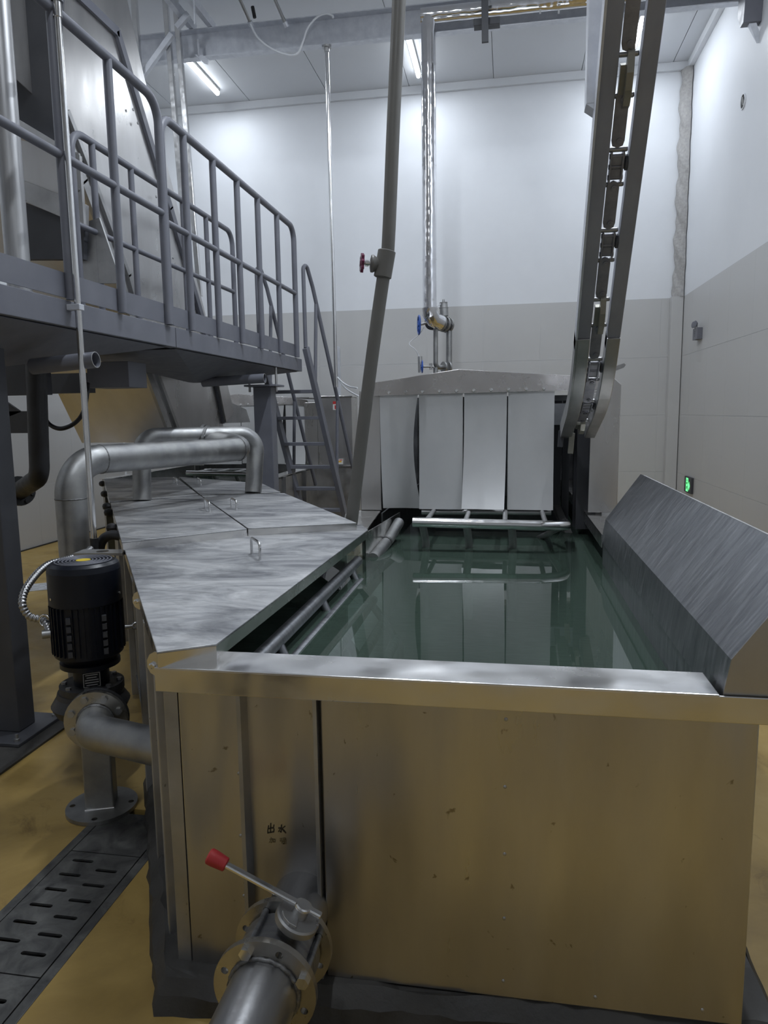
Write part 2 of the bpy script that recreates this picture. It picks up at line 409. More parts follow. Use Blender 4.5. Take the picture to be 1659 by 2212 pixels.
# left corner post + diagonal side wall
MB().box((-.935, YT-.002, .03), (-.893, YT+.03, .905)).build('corner_strip', 'steel_dull', tank, .003)
wallpoly = [P0+V((0, 0, .04)), Pend+V((0, 0, .04)), Pend+V((0, 0, .95)), P0+V((0, 0, .95))]
MB().prism(wallpoly, NRM*.012).build('channel_side_wall', 'steel_dull', tank)
for k, d in enumerate((.10, .52, 1.1, 2.3, 3.4)):
    q = P0+DIR*d
    MB().prism([q+V((0, 0, .03)), q+DIR*.05+V((0, 0, .03)), q+DIR*.05+V((0, 0, .95)), q+V((0, 0, .95))], -NRM*.035).build('side_post', 'steel_dull', tank, .003)
# rim
MB().box((-.945, 1.752, .905), (.625, 1.757, .972)).box((-.945, 1.752, .968), (.50, 1.905, .975)).box((-.945, 1.757, .905), (.62, 1.776, .912)).box((-.94, 1.90, .93), (.50, 1.905, .975)).build('front_rim', 'steel_rim', tank, .004)
rim_l = MB(); q0 = P0-DIR*.02
rim_l.prism([q0+V((0, 0, .95)), Pend+V((0, 0, .95)), Pend+NRM*.05+V((0, 0, .95)), q0+NRM*.05+V((0, 0, .95))], V((0, 0, .025)))
rim_l.build('channel_rim', 'steel_rim', tank)
MB().box((.505, 4.05, .968), (.70, 7.4, .975)).box((.505, 4.05, .90), (.510, 7.4, .97)).build('right_rim', 'steel_rim', tank)
rl = MB().prism([V((-.81, 4.03, .966)), V((-.88, 4.92, .966)), V((-1.12, 4.92, .966)), V((-1.02, 4.35, .966))], (0, 0, .009))
rl.prism([V((-.81, 4.03, .70)), V((-.74, 4.92, .70)), V((-.74, 4.92, .966)), V((-.81, 4.03, .966))], (-.006, 0, 0))
rl.build('left_rim', 'steel_rim', tank)
# inner shell: right wall, back, floor, junction wall
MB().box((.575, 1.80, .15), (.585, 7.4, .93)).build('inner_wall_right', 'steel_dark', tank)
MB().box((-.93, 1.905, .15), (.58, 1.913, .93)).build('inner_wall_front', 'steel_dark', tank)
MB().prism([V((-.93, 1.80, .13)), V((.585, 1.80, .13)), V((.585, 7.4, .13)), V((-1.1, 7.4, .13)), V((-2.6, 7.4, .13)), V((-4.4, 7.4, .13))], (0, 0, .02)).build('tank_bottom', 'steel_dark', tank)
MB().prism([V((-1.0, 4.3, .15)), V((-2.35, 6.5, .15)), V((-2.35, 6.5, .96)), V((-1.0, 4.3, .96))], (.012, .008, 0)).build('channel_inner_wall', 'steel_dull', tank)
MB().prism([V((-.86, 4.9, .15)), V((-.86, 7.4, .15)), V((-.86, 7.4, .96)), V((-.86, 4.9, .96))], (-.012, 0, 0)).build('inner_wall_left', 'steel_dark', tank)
# screws on the front sheets
for px, py in ((1093, 1554), (1091, 1700), (1090, 1845), (1089, 1984), (1087, 2119), (1286, 2154), (1517, 2182)):
    p = PY(px, py, YT); MB().lathe(p, (0, -1, 0), [(0, .005), (.002, .0045), (.003, .002)], 10).build('screw', 'steel_dull', front)
for px, py in ((516, 1671), (520, 1805), (527, 1935)):
    p = PY(px, py, YT-.004); MB().lathe(p, (0, -1, 0), [(0, .005), (.002, .0045), (.003, .002)], 10).build('screw', 'steel_dull', ssheet)
# handwriting 出水 / 加强 on the recess sheet
def strokes(lines, name, mat, w, label):
    mb = MB(); yy = YT+.0385
    for ln in lines:
        pts = [PY(300+x/3.19, 1700+y/3.19, yy) for x, y in ln]
        for p, q in zip(pts, pts[1:]):
            e = (q-p).normalized()*w*.3
            mb.bar(p-e, q+e, .0008, w, (0, 1, 0))
    o = mb.build(name, mat, rsheet); o['label'] = label
strokes([[(893, 268), (890, 290), (905, 286), (925, 282)], [(908, 252), (906, 312)], [(930, 262), (926, 284)], [(888, 296), (888, 318), (908, 314), (928, 309)], [(930, 290), (928, 312)],
         [(982, 262), (980, 312), (972, 306)], [(962, 284), (976, 284), (962, 308)], [(1006, 272), (986, 288), (1000, 306), (1012, 318)]], 'handwriting', 'ink', .0028, 'hand-drawn dark characters')
strokes([[(902, 362), (920, 360), (914, 384), (908, 382)], [(910, 350), (908, 368), (898, 384)], [(926, 364), (926, 380), (938, 380), (938, 364), (926, 364)],
         [(972, 356), (984, 356), (984, 364), (974, 366), (974, 374), (986, 374), (984, 388)], [(996, 354), (1010, 354), (1010, 362), (996, 362), (996, 354)], [(994, 368), (1012, 368), (1012, 378), (994, 378), (994, 368)], [(1002, 362), (1002, 390), (992, 392), (1016, 390)]], 'handwriting', 'ink_faint', .0022, 'faded hand-drawn characters')

# concrete plinth under the tank
def rough_slab(poly, z0, z1, amp, nsub=40):
    pts = [V(p) for p in poly]; ring = []
    for i, p in enumerate(pts):
        q = pts[(i+1) % len(pts)]; k = max(2, int((q-p).length/.05))
        for t in range(k): ring.append(p.lerp(q, t/k))
    rnd = random.Random(3); mb = MB(); n = len(ring)
    c = sum(ring, V((0, 0, 0)))/n
    lay = []
    for z, ins in ((z0, 0), (z0+(z1-z0)*.55, .012), (z1, .05)):
        lay.append([V((p.x, p.y, 0)).lerp(V((c.x, c.y, 0)), 0)+(V((c.x-p.x, c.y-p.y, 0)).normalized()*(ins+rnd.uniform(-amp, amp)))+V((0, 0, z+(rnd.uniform(-amp, amp)*.5 if z > z0 else 0))) for p in ring])
    for a in range(2): mb.add(lay[a]+lay[a+1], [(j, (j+1) % n, n+(j+1) % n, n+j) for j in range(n)], True)
    mb.add(lay[2], [list(range(n))]); return mb
pl = [(-.955, 1.66, 0), (-.49, 1.70, 0), (.1, 1.73, 0), (.72, 1.76, 0), (.73, 5.0, 0), (-1.2, 5.0, 0), (-1.62, 2.85, 0), (-1.30, 2.27, 0)]
solo(rough_slab(pl, 0, .085, .008), 'concrete_plinth', 'concrete', (0, 1.7, 0), 'rough dark concrete plinth under the stainless tank', 'plinth')

# water
wp = [V((-.93, 1.91, ZWAT)), V((.576, 1.91, ZWAT)), V((.576, 7.3, ZWAT)), V((-.85, 7.3, ZWAT)), V((-.85, 4.9, ZWAT)), V((-1.0, 4.35, ZWAT)), V((-2.3, 6.45, ZWAT)), V((-2.5, 6.9, ZWAT)), V((-2.5, 10.2, ZWAT)), V((-4.4, 10.2, ZWAT)), V((-4.4, 7.45, ZWAT))]
solo(MB().add(wp, [list(range(len(wp)))]), 'tank_water', 'water', (0, 3, ZWAT), 'still murky green water filling the stainless tank', 'water', kind='stuff')

# splash hood on the right edge
y0, y1 = 1.765, 4.06
prof = [(.508, .955), (.525, 1.058), (.70, 1.305), (.715, 1.30), (.72, .905), (.62, .905), (.62, .955)]
hood = thing('splash_hood', (.6, y0, .9), 'dark scratched stainless splash hood sloping along the right tank edge', 'hood')
MB().prism([V((.525, y0+.006, 1.058)), V((.70, y0+.006, 1.305)), V((.704, y0+.006, 1.301)), V((.531, y0+.006, 1.056))], (0, y1-y0-.012, 0)).build('sloped_sheet', 'steel_dark', hood)
MB().prism([V((x, y0, z)) for x, z in prof], (0, .006, 0)).build('end_plate', 'steel_front', hood)
MB().prism([V((x, y1-.006, z)) for x, z in prof], (0, .006, 0)).build('end_plate', 'steel_dark', hood)
MB().prism([V((.508, y0+.006, .93)), V((.514, y0+.006, .93)), V((.531, y0+.006, 1.056)), V((.525, y0+.006, 1.058))], (0, y1-y0-.012, 0)).build('inner_lip', 'steel_dark', hood)
MB().prism([V((.514, y0+.15, .70)), V((.52, y0+.15, .70)), V((.52, y0+.15, .935)), V((.514, y0+.15, .935))], (0, y1-y0-.15, 0)).build('inner_skirt', 'steel_dark', hood)
MB().box((.712, y0+.006, .905), (.72, y1-.006, 1.30)).build('back_sheet', 'steel_dull', hood)

# ---------------------------------------------------------------- tank covers
def handle(parent, a, b, h, r=.0065):
    a, b = V(a), V(b)
    MB().tube(fillet([a, a+V((0, 0, h)), b+V((0, 0, h)), b], .022, 6), r, 10).build('handle', 'bright', parent)
def cover(pix, z, lip, label, hpix=None, hh=.06, name='cover_plate'):
    poly = [PZ(x, y, z) for x, y in pix]; c = sum(poly, V((0, 0, 0)))/len(poly)
    t = thing(name, (c.x, c.y, z-lip), label, 'cover', 'stainless channel covers')
    top = MB().prism([p-V((0, 0, .006)) for p in poly], (0, 0, .006)).build('top_sheet', 'cover', t, .002)
    lp = MB()
    for i, p in enumerate(poly):
        q = poly[(i+1) % len(poly)]; d = (q-p).normalized(); nn = V((-d.y, d.x, 0))
        if nn.dot(c-p) < 0: nn = -nn
        lp.prism([p-V((0, 0, lip)), q-V((0, 0, lip)), q-V((0, 0, .006)), p-V((0, 0, .006))], nn*.004)
    lp.build('lip', 'steel_rim', t)
    if hpix:
        (ax, ay), (bx, by) = hpix
        handle(top, PZ(ax, ay, z), PZ(bx, by, z), hh)
    return t
cA = cover([(268, 1183), (339, 1408), (467, 1391), (795, 1144), (781, 1133), (537, 1150)], 1.02, .045, 'nearest large stainless cover plate with clipped corner beside the pump motor', ((544, 1196), (562, 1209)), .075)
cB = cover([(263, 1171), (533, 1142), (432, 1070), (239, 1086)], 1.06, .05, 'left middle cover plate with dark smears, touching the nearest cover', ((443, 1097), (453, 1106)), .06)
cC = cover([(536, 1141), (770, 1129), (614, 1065), (435, 1070)], 1.06, .05, 'right middle cover plate with chalky scratches at the foot of the grey plastic pipe', ((500, 1096), (511, 1102)), .06)
cD = cover([(237, 1084), (429, 1068.5), (379, 1030), (224, 1034)], 1.06, .05, 'left far cover plate under the left leg of the pipe loop', ((375, 1044), (382, 1047)), .05)
cE = cover([(433, 1068.3), (606, 1063), (566, 1044), (387, 1030)], 1.06, .05, 'right far cover plate under the right leg of the pipe loop', ((427, 1045), (434, 1049)), .05)
# rounded latch plates of the nearest cover and ball latches of the others
for px, py in ((284, 1286), (314, 1420)):
    p = PZ(px, py, 1.0); q = P0+DIR*((p-P0).dot(DIR)); q.z = .99
    mb = MB()
    pts = [(.022, -.034), (.022, .034), (.0, .034), (-.014, .026), (-.022, .01), (-.022, -.01), (-.014, -.026), (0, -.034)]
    mb.holes([(x, y) for x, y in pts], [], .006, frame(q+V((-.03, -.02, -.01)), (.0, -1, 0), (1, 0, 0)))
    la = mb.build('latch', 'steel_rim', cA, .002)
    MB().lathe(q+V((-.036, -.026, -.014)), (0, -1, 0), [(0, .009), (.006, .009), (.008, .005)], 10).build('latch_bolt', 'bright', la)
for (px, py), c in (((242, 1139), cB), ((235, 1106), cB), ((231, 1093), cD), ((226, 1066), cD), ((221, 1044), cD)):
    p = PZ(px, py, 1.03)
    MB().lathe(p-V((0, 0, .03)), (0, 0, 1), [(0, .01), (.01, .028), (.03, .032), (.045, .026), (.053, .01)], 14).build('latch_knob', 'rubber', c)

# ---------------------------------------------------------------- pipes in the tank
rk = thing('pipe_grating', (-.7, 3, .5), 'submerged pipe grating with cover shade in its dark colour, running along under the nearest cover', 'pipe rack')
for i, (x, z) in enumerate(((-.80, .86), (-.74, .79), (-.68, .70), (-.62, .60), (-.56, .50))):
    MB().tube([V((x, 1.93, z)), V((x, 3.55 if i else 3.75, z))], .024 if i else .028, 12).build('pipe', 'steel_dark', rk)  # pipes take dark steel so their colour carries the shade under the cover
for y in (2.35, 2.95, 3.55):
    MB().tube([V((-.79, y, .845)), V((-.77, y, .80)), V((-.54, y, .46)), V((-.54, y, .15))], .02, 10).build('bracket', 'steel_dark', rk)
dp = thing('drain_stub', (-.62, 4.6, .8), 'grey pipe end poking out of the water beside the left tank wall', 'pipe')
MB().tube([PZ(806, 1207, .80), PZ(840, 1165, .85), PZ(862, 1128, .93)], .035, 14).build('pipe', 'galv', dp)
MB().tube([PZ(834, 1171, .845), PZ(836, 1169, .848)], .037, 14).build('weld_ring', 'weld', dp)

# tube frame (pusher) at the curtain
def tube_frame(off, sc, label):
    O = V(off)
    T = lambda x, y, z: O+V((x, y, z))*sc
    t = thing('tube_frame', T(0, 4.6, .8), label, 'frame', 'tube frames in the water')
    MB().tube(fillet([T(-.577, 4.35, .985), T(.20, 4.35, .972), T(.345, 4.40, .965), T(.36, 4.75, .93)], .09*sc, 8), .03*sc, 14).build('front_tube', 'bright', t)
    MB().tube([T(-.585, 4.88, .975), T(.28, 4.88, .98)], .02*sc, 12).build('rear_tube', 'steel_dull', t)
    for x in (-.50, -.26, -.02, .22):
        MB().tube([T(x, 4.36, .985), T(x, 4.86, .985)], .016*sc, 10).build('link', 'steel_dull', t)
    for x in (-.52, -.25, .02):
        MB().tube([T(x, 4.36, .97), T(x+.01, 4.47, .84), T(x+.01, 4.47, .35)], .024*sc, 12).build('support', 'galv', t)
    MB().tube([T(.33, 4.42, .96), T(.2, 4.9, .80), T(.2, 5.6, .5)], .018*sc, 10).build('support', 'galv', t)
    for y, z in ((4.95, .90), (5.15, .84)):
        MB().box(T(-.52, y, z-.02), T(.24, y+.02, z+.015)).build('slat', 'galv', t)
tube_frame((0, 0, 0), 1, 'bright tube frame half above the water in front of the steel curtain strips')

# ================================================================ HOUSINGS
def housing(name, O, sx, label, bolts, flapsx, narrow=False, right=.70):
    T = lambda x, y, z: V(O)+V((x, y-4.9, z))
    t = thing(name, T(-.1, 4.9, .9), label, 'machine housing')
    # fascia
    fas = MB().prism([T(-.915, 4.87, 1.765), T(.43, 4.87, 1.778), T(.41, 4.87, 1.872), T(-.335, 4.87, 1.93), T(-.92, 4.87, 1.853)], (0, .006, 0)).build('fascia', 'steel_fascia', t, .002)
    MB().prism([T(-.92, 4.876, 1.853), T(-.335, 4.876, 1.93), T(.41, 4.876, 1.872), T(.64, 4.876, 1.868), T(.64, 4.876, 1.858), T(.41, 4.876, 1.862), T(-.335, 4.876, 1.92), T(-.92, 4.876, 1.843)], (0, 1.15 if narrow else 2.5, 0)).build('roof', 'steel', t)
    if not narrow:
        MB().prism([T(.42, 4.90, 1.778), T(.64, 4.90, 1.778), T(.64, 4.90, 1.866), T(.40, 4.90, 1.872)], (0, .006, 0)).build('fascia', 'steel_fascia', t, .002)
        MB().prism([T(.43, 4.872, 1.778), T(.41, 4.872, 1.872), T(.52, 4.90, 1.80)], (0, .004, 0)).build('gusset', 'steel_fascia', t)
    # left panel
    MB().prism([T(-1.02, 4.93, .975), T(-.873, 4.93, .975), T(-.873, 4.93, 1.76), T(-.915, 4.93, 1.853), T(-.955, 4.93, 1.84), T(-1.02, 4.93, 1.785)], (0, .012, 0)).build('left_panel', 'steel', t, .004)
    MB().box(T(-1.02, 4.942, .3), T(-1.008, 5.95 if narrow else 7.4, 1.80)).build('side_wall', 'steel', t)
    # right panel
    if not narrow:
        MB().prism([T(.513, 4.85, .985), T(.69, 4.85, .985), T(.702, 4.85, 1.81), T(.645, 4.85, 1.862), T(.642, 4.85, 1.77), T(.52, 4.85, 1.76)], (0, .012, 0)).build('right_panel', 'steel', t, .004)
        MB().box(T(.69, 4.862, .95), T(.70, 7.4, 1.80)).build('side_wall', 'steel', t)
        MB().box(T(.60, 4.84, .972), T(.66, 4.86, .988)).build('clip', 'bright', t, .002)
    MB().box(T(-1.01, 5.9 if narrow else 7.38, .1), T(.69, 5.92 if narrow else 7.4, 1.80)).build('back_wall', 'steel_dark', t)
    for i in range(bolts):
        x = -.80+i*(1.02/(bolts-1)); z = 1.786+i*.0008
        b = MB().lathe(T(x, 4.87, z), (0, -1, 0), [(0, .013), (.006, .013), (.007, .0085), (.018, .0085)], 6, False).build('bolt', 'bright', fas)
    for i, (x0, x1, bw, curl, kx, zb) in enumerate(flapsx):
        def fn(u, v, x0=x0, x1=x1, bw=bw, curl=curl, kx=kx, zb=zb):
            s = (1-v)
            edge = bw*math.sin(PI*min(1, s*1.05))
            x = x0+(x1-x0)*u+kx*s*s
            if bw: x -= edge*u*1.0
            y = 4.885-curl*(s**3)*(1 if u < .5 else 1+.2*u)+.02*math.sin(PI*u)*s*(1 if bw else -.3)
            return T(x, y, zb+(1.775-zb)*v)
        bk = lambda u, v, fn=fn: fn(u, v)+V((0, .004, 0))
        mb = MB().grid(fn, 10, 16).grid(bk, 10, 16)
        for u in (0, 1): mb.grid(lambda a, b, u=u: (fn if a < .5 else bk)(u, b), 1, 16, False)
        for v in (0, 1): mb.grid(lambda a, b, v=v: (fn if a < .5 else bk)(b, v), 1, 10, False)
        mb.build('curtain_strip', 'flap', t)
    return t
h1 = housing('machine_housing', (0, 4.9, 0), 1, 'stainless machine housing with four hanging curtain strips across the tank', 10,
             [(-.868, -.607, .035, -.02, .01, .995), (-.600, -.306, 0, .03, 0, .998), (-.296, -.016, .0, .10, -.012, 1.01), (-.008, .29, 0, .04, 0, 1.0)])
for x in (.30, .36, .44):      # inner posts seen in the opening beside the strips
    MB().box((x+.02, 5.35, .7), (x+.07, 5.40, 1.72)).build('inner_post', 'grey_dark', h1)
MB().box((.29, 5.30, 1.55), (.64, 5.34, 1.70)).build('inner_crossbar', 'galv_light', h1)
MB().box((.45, 5.0, .85), (.58, 5.02, 1.65)).build('inner_post', 'grey_dark', h1)
MB().prism([V((.31, 5.4, .95)), V((.41, 5.0, .72)), V((.41, 5.0, .76)), V((.31, 5.4, 1.0))], (.05, 0, 0)).build('inner_rail', 'steel_dull', h1)
h2 = housing('machine_housing', (-3.22, 9.25, 0), 1, 'far stainless machine housing behind the ladder and the grey post', 11,
             [(-.868, -.607, .0, .0, 0, .995), (-.600, -.306, 0, .02, 0, .998), (-.296, -.016, .02, .02, 0, 1.01), (.02, .30, .03, .04, 0, 1.0), (.32, .6, .02, .1, 0, 1.0)], True)
MB().prism([V((-2.79, 9.22, 1.778)), V((-2.56, 9.22, 1.75)), V((-2.60, 9.22, 1.83)), V((-2.81, 9.22, 1.872))], (0, .006, 0)).build('fascia', 'steel_fascia', h2)

MB().box((-2.64, 9.215, .98), (-2.465, 9.225, 1.80)).build('right_panel', 'steel', h2, .003)
# far tank
t2 = thing('far_tank', (-3.4, 8, 0), 'far stainless tank behind the platform ladder', 'tank')
MB().box((-2.50, 6.5, .1), (-2.485, 10.2, .95)).build('side_wall', 'steel_dull', t2)
MB().prism([V((-2.62, 6.5, .966)), V((-2.47, 6.5, .966)), V((-2.47, 9.25, .966)), V((-2.62, 9.25, .966))], (0, 0, .009)).build('rim', 'steel_rim', t2)
MB().box((-2.47, 9.15, .966), (-1.98, 9.6, .975)).build('rim', 'steel_rim', t2)
MB().box((-2.485, 9.17, .05), (-2.0, 9.58, .966)).build('end_wall', 'steel_dull', t2)
for y in (6.9, 7.7, 8.5):
    MB().box((-2.485, y, .05), (-2.44, y+.05, .966)).build('side_post', 'steel_dull', t2)
MB().box((-4.42, 7.3, .1), (-4.40, 10.2, .97)).build('side_wall', 'steel_dull', t2)
MB().box((-4.45, 7.3, .966), (-4.33, 10.2, .975)).build('rim', 'steel_rim', t2)
tube_frame((-3.15, 3.6, 0), 1, 'dull tube frame in the far tank seen between the pipe loop legs')

cb = thing('steel_cabinet', (-2.22, 9.4, .97), 'plain stainless cabinet with stickers behind the platform ladder', 'cabinet')
MB().box((-2.46, 9.2, .976), (-2.0, 9.55, 1.86)).build('body', 'steel', cb, .006)
MB().box((-2.47, 9.19, 1.86), (-1.99, 9.56, 1.88)).build('lid', 'steel_rim', cb, .003)
p = PY(724, 872, 9.199)
MB().box(p+V((-.03, -.002, -.005)), p+V((.03, 0, .03))).build('sticker', 'redprint', cb)
MB().box(p+V((-.03, -.002, -.08)), p+V((.03, 0, -.006))).build('sticker', 'white', cb)
MB().box(p+V((-.008, -.0028, -.07)), p+V((.008, -.002, -.02))).build('print', 'redprint', cb)
p = PY(733, 997, 9.149)
stk = MB().box(p+V((-.05, -.002, -.035)), p+V((.05, 0, .035))).build('sticker', 'white', cb); stk['label'] = 'white sticker with an orange arrow'
MB().prism([p+V((-.045, -.003, 0)), p+V((-.015, -.003, .022)), p+V((-.015, -.003, .010)), p+V((.03, -.003, .010)), p+V((.03, -.003, -.010)), p+V((-.015, -.003, -.010)), p+V((-.015, -.003, -.022))], (0, .001, 0)).build('print', 'orange', stk)
MB().box(p+V((.0, -.003, .016)), p+V((.042, -.002, .026))).build('print', 'redprint', stk)
# upright channel and thin wires above the cabinet
solo(MB().bar(PY(733, 868, 9.4), PY(731, 748, 9.4), .05, .04), 'upright_channel', 'galv_light', PY(733, 868, 9.4), 'short galvanised upright channel standing on the far cabinet', 'channel')

# ================================================================ PLATFORM
XP = -2.2; ZB0, ZB1 = 2.105, 2.235; PY0, PYJ, PY1 = .9, 4.635, 7.64; XPB = -3.12
pf = thing('steel_platform', (-2.6, 4.3, 0), 'raised grey steel platform with drip pans on the left', 'platform')
for a, b in ((PY0, PYJ-.004), (PYJ+.004, PY1)):
    MB().box((XP-.012, a, ZB0), (XP, b, ZB1)).box((XP-.07, a, ZB0), (XP-.012, b, ZB0+.01)).build('edge_beam', 'grey', pf, .003)
MB().box((XPB, PY0, ZB0), (XPB+.012, PY1, ZB1)).build('edge_beam', 'grey', pf)
MB().box((XPB+.012, PY1-.012, ZB0), (XP-.012, PY1, ZB1)).build('edge_beam', 'grey', pf)
MB().box((XPB+.012, PY0, ZB1-.03), (XP-.02, PY1-.012, ZB1-.012)).build('deck', 'grey', pf)
# drip pans: shallow inverted pyramids
def pan(ya, yb, ax, ay, az, px0):
    x0, x1 = px0, XP-.03; z = ZB0-.004
    c = [V((x0, ya, z)), V((x1, ya, z)), V((x1, yb, z)), V((x0, yb, z))]
    ap = [V((ax-.04, ay-.05, az)), V((ax+.04, ay-.05, az)), V((ax+.04, ay+.05, az)), V((ax-.04, ay+.05, az))]
    o = MB().add(c+ap, [(0, 1, 5, 4), (1, 2, 6, 5), (2, 3, 7, 6), (3, 0, 4, 7), (4, 5, 6, 7)]).build('drip_pan', 'grey', pf)
    so = o.modifiers.new('thick', 'SOLIDIFY'); so.thickness = .004
pan(2.0, PYJ-.1, -2.72, 3.5, 1.93, -3.05)
pan(PYJ+.05, 7.55, -2.74, 6.12, 1.945, -3.05)
for a, b, r in ((PY(70, 792, 3.47), PY(207, 777, 3.47), .041), (PY(438, 826, 6.15), PY(572, 817, 6.15), .041)):
    spo = MB().tube([a, b], r, 18, inner=.9).build('drain_spout', 'grey', pf)
    MB().tube([a+(b-a)*.999, b+(b-a).normalized()*.002], r*1.01, 18, inner=.9).build('spout_lip', 'steel_dull', spo)
# legs with base plates
def leg(x0, x1, y0, y1, z1, nm):
    MB().box((x0, y0, .03), (x1, y1, z1)).build('support_post', 'grey_dark' if nm == 1 else 'grey', pf, .006)
    cx, cy = (x0+x1)/2, (y0+y1)/2
    bpl = MB().box((cx-.19, cy-.19, .012), (cx+.19, cy+.19, .03)).build('base_plate', 'grey_dark', pf, .003)
    for sx in (-1, 1):
        for sy in (-1, 1):
            MB().lathe((cx+sx*.155, cy+sy*.155, .03), (0, 0, 1), [(0, .014), (.012, .014), (.013, .008), (.035, .008)], 6, False).build('anchor_bolt', 'steel_dull', bpl)
leg(-2.70, -2.495, 3.19, 3.32, ZB0-.02, 1)
leg(-2.45, -2.27, 6.78, 6.93, 1.92, 2)
MB().box((-2.52, 6.72, 1.92), (-2.20, 6.99, 1.938)).build('cap_plate', 'grey', pf, .002)
for x in (-2.49, -2.22):
    MB().tube([V((x, 6.80, 1.87)), V((x, 6.80, 2.10))], .012, 8).build('anchor_bolt', 'steel_dull', pf)
solo(MB().box((-3.05, 2.80, 0), (-2.325, 3.47, .012)), 'floor_pad', 'concrete', (-2.6, 3.1, 0), 'dark concrete pad under the near platform post', 'pad')
# under-platform machinery
MB().box((-3.9, 4.3, 1.80), (-2.98, 4.4, 2.0)).build('cross_beam', 'grey_dark', pf)
MB().box((-4.6, 5.05, PY(100, 850, 5.05).z), (PY(190, 840, 5.05).x, 5.15, 1.98)).build('cross_beam', 'grey_dark', pf)
MB().box(PY(190, 838, 4.6), PY(276, 780, 4.6)+V((0, .25, 0))).build('junction_panel', 'grey', pf, .003)

# ---------------------------------------------------------------- railings
def railing(xr, y0, y1, posts, ztop, zmid, zbot, r, label, toe=True, bend0=True, bend1=True, end0=True, lowrail=None):
    t = thing('guard_railing', (xr, (y0+y1)/2, zbot), label, 'railing', 'grey tubular platform railings')
    path = [V((xr, y1, zbot)), V((xr, y1, ztop)), V((xr, y0, ztop))]
    if end0: path.append(V((xr, y0, zbot)))
    MB().tube(fillet(path, .14, 8), r, 14).build('top_rail', 'grey', t)
    ys = sorted(posts)
    for y in ys: MB().tube([V((xr, y, zbot)), V((xr, y, ztop-.01))], r*.92, 14).build('post', 'grey', t)
    MB().tube([V((xr, y0, zmid)), V((xr, y1, zmid))], r*.8, 12).build('mid_rail', 'grey', t)
    if toe: MB().box((xr-.022, y0, ZB1+.012), (xr-.016, y1, ZB1+.135)).build('toe_board', 'grey', t)
    return t
def rp(px, py): return PX(px, py, XP+.012).y
xr = XP+.014
railing(xr, 1.2, rp(348, 400), [rp(262, 640), rp(147, 560), 2.55, 1.9], 3.60, 2.93, ZB1+.004, .027, 'near section of the grey tubular railing on the front platform edge', end0=False)
railing(xr, rp(366, 680), rp(640, 720), [rp(414, 700), rp(474, 720), rp(524, 740), rp(566, 740), rp(606, 745)], 3.535, 2.885, ZB1+.004, .027, 'middle section of the grey railing beside the ladder')
x3 = -2.86
q = lambda px, py: PX(px, py, x3).y
railing(x3, q(150, 275), q(503, 560), [q(205, 420), q(290, 500), q(452, 640), q(400, 560)], 3.53, 2.93, ZB1-.01, .025, 'rear grey railing along the back edge of the platform', toe=False)

# ---------------------------------------------------------------- ladder
ld = thing('platform_ladder', (-2.2, 8.2, 0), 'steep grey steel ladder with flat treads at the far end of the platform', 'ladder')
tr = V((-2.17, 7.70, 2.36)); br = PY(745, 1112, 8.3); dr = (br-tr)/(tr.z-br.z); br0 = tr+dr*tr.z
WL = .52
for off in (0, -WL):
    MB().bar(tr+V((off, 0, 0)), br0+V((off, 0, 0)), .05, .11, (1, 0, 0)).build('stringer', 'grey', ld, .003)
def onl(z): return tr+dr*(tr.z-z)
for py in (843, 900, 956, 1006, 1053, 1100):
    z = min([zz*.005 for zz in range(20, 480)], key=lambda z_: abs(1106-FPX*((onl(z_)-CAM).dot(_u))/((onl(z_)-CAM).dot(_f))-py))
    c = onl(z)
    MB().box(c+V((-WL+.025, -.06, -.03)), c+V((-.025, .06, .006))).build('tread', 'grey', ld, .002)
hr0 = PY(644, 700, 7.72); 
for off in (0, -WL):
    o = V((off, 0, 0))
    top = V((tr.x-.01, 7.72, 3.36))
    MB().tube(fillet([V((tr.x, 7.70, 2.36))+o, top+o, onl(2.10)+V((.0, .14, .93))+o, onl(-.15)+V((0, .14, .93))+o], .12, 8), .022, 12).build('handrail', 'grey', ld)
    for z in (1.95, .9):
        a = onl(z); MB().tube([a+o+V((0, .02, 0)), a+o+V((0, .14, .90))], .019, 10).build('handrail_post', 'grey', ld)

# ---------------------------------------------------------------- inclined elevator behind the platform
XE = -3.2; WE = .95
el = thing('inclined_elevator', (XE-.4, 6.6, .9), 'tall inclined stainless elevator casing rising behind the platform railing', 'elevator')
E1 = [(5.00, 3.78), (5.282, 3.413), (5.742, 2.763), (6.066, 2.096), (6.55, 1.40)]
E2 = [(4.3, 4.757), (5.926, 4.764), (6.735, 3.603), (7.364, 2.652), (7.655, 1.991), (7.83, 1.58)]
E3 = [(4.3, 6.0), (5.75, 6.0), (6.153, 5.124), (6.37, 4.635), (7.468, 2.737), (7.70, 2.1)]
P = lambda yz, dx=0: V((XE+dx, yz[0], yz[1]))
side = [P(e) for e in E1]+[P((7.83, 1.40))]+[P(e) for e in E2[::-1]]+[P((4.3, 3.9))]
for dx in (0, -WE):
    MB().prism([p+V((dx, 0, 0)) for p in side], (-.006, 0, 0)).build('side_plate', 'steel', el)
MB().prism([P(E2[1], .002), P(E2[2], .002), P(E2[3], .002), P(E2[4], .002), P(E3[5]), P(E3[4]), P(E3[3]), P(E3[2]), P(E3[1]), P(E3[0]), P(E2[0])], (-.02, 0, 0)).build('back_plate', 'steel', el)
def strip(line, w, nm, dx=.0, mat='grey'):
    mb = MB()
    for a, b in zip(line, line[1:]):
        e = (P(b)-P(a)).normalized()*.01
        mb.bar(P(a, dx)-e, P(b, dx)+e, .03, w, (1, 0, 0))
    mb.build(nm, mat, el, .002)
strip(E2, .075, 'edge_flange', .014, 'grey')
strip(E1, .085, 'edge_flange', .014, 'steel_dull')
strip([(y+.13, z+.07) for y, z in E1], .045, 'edge_flange', .014, 'steel_dull')
mb = MB()
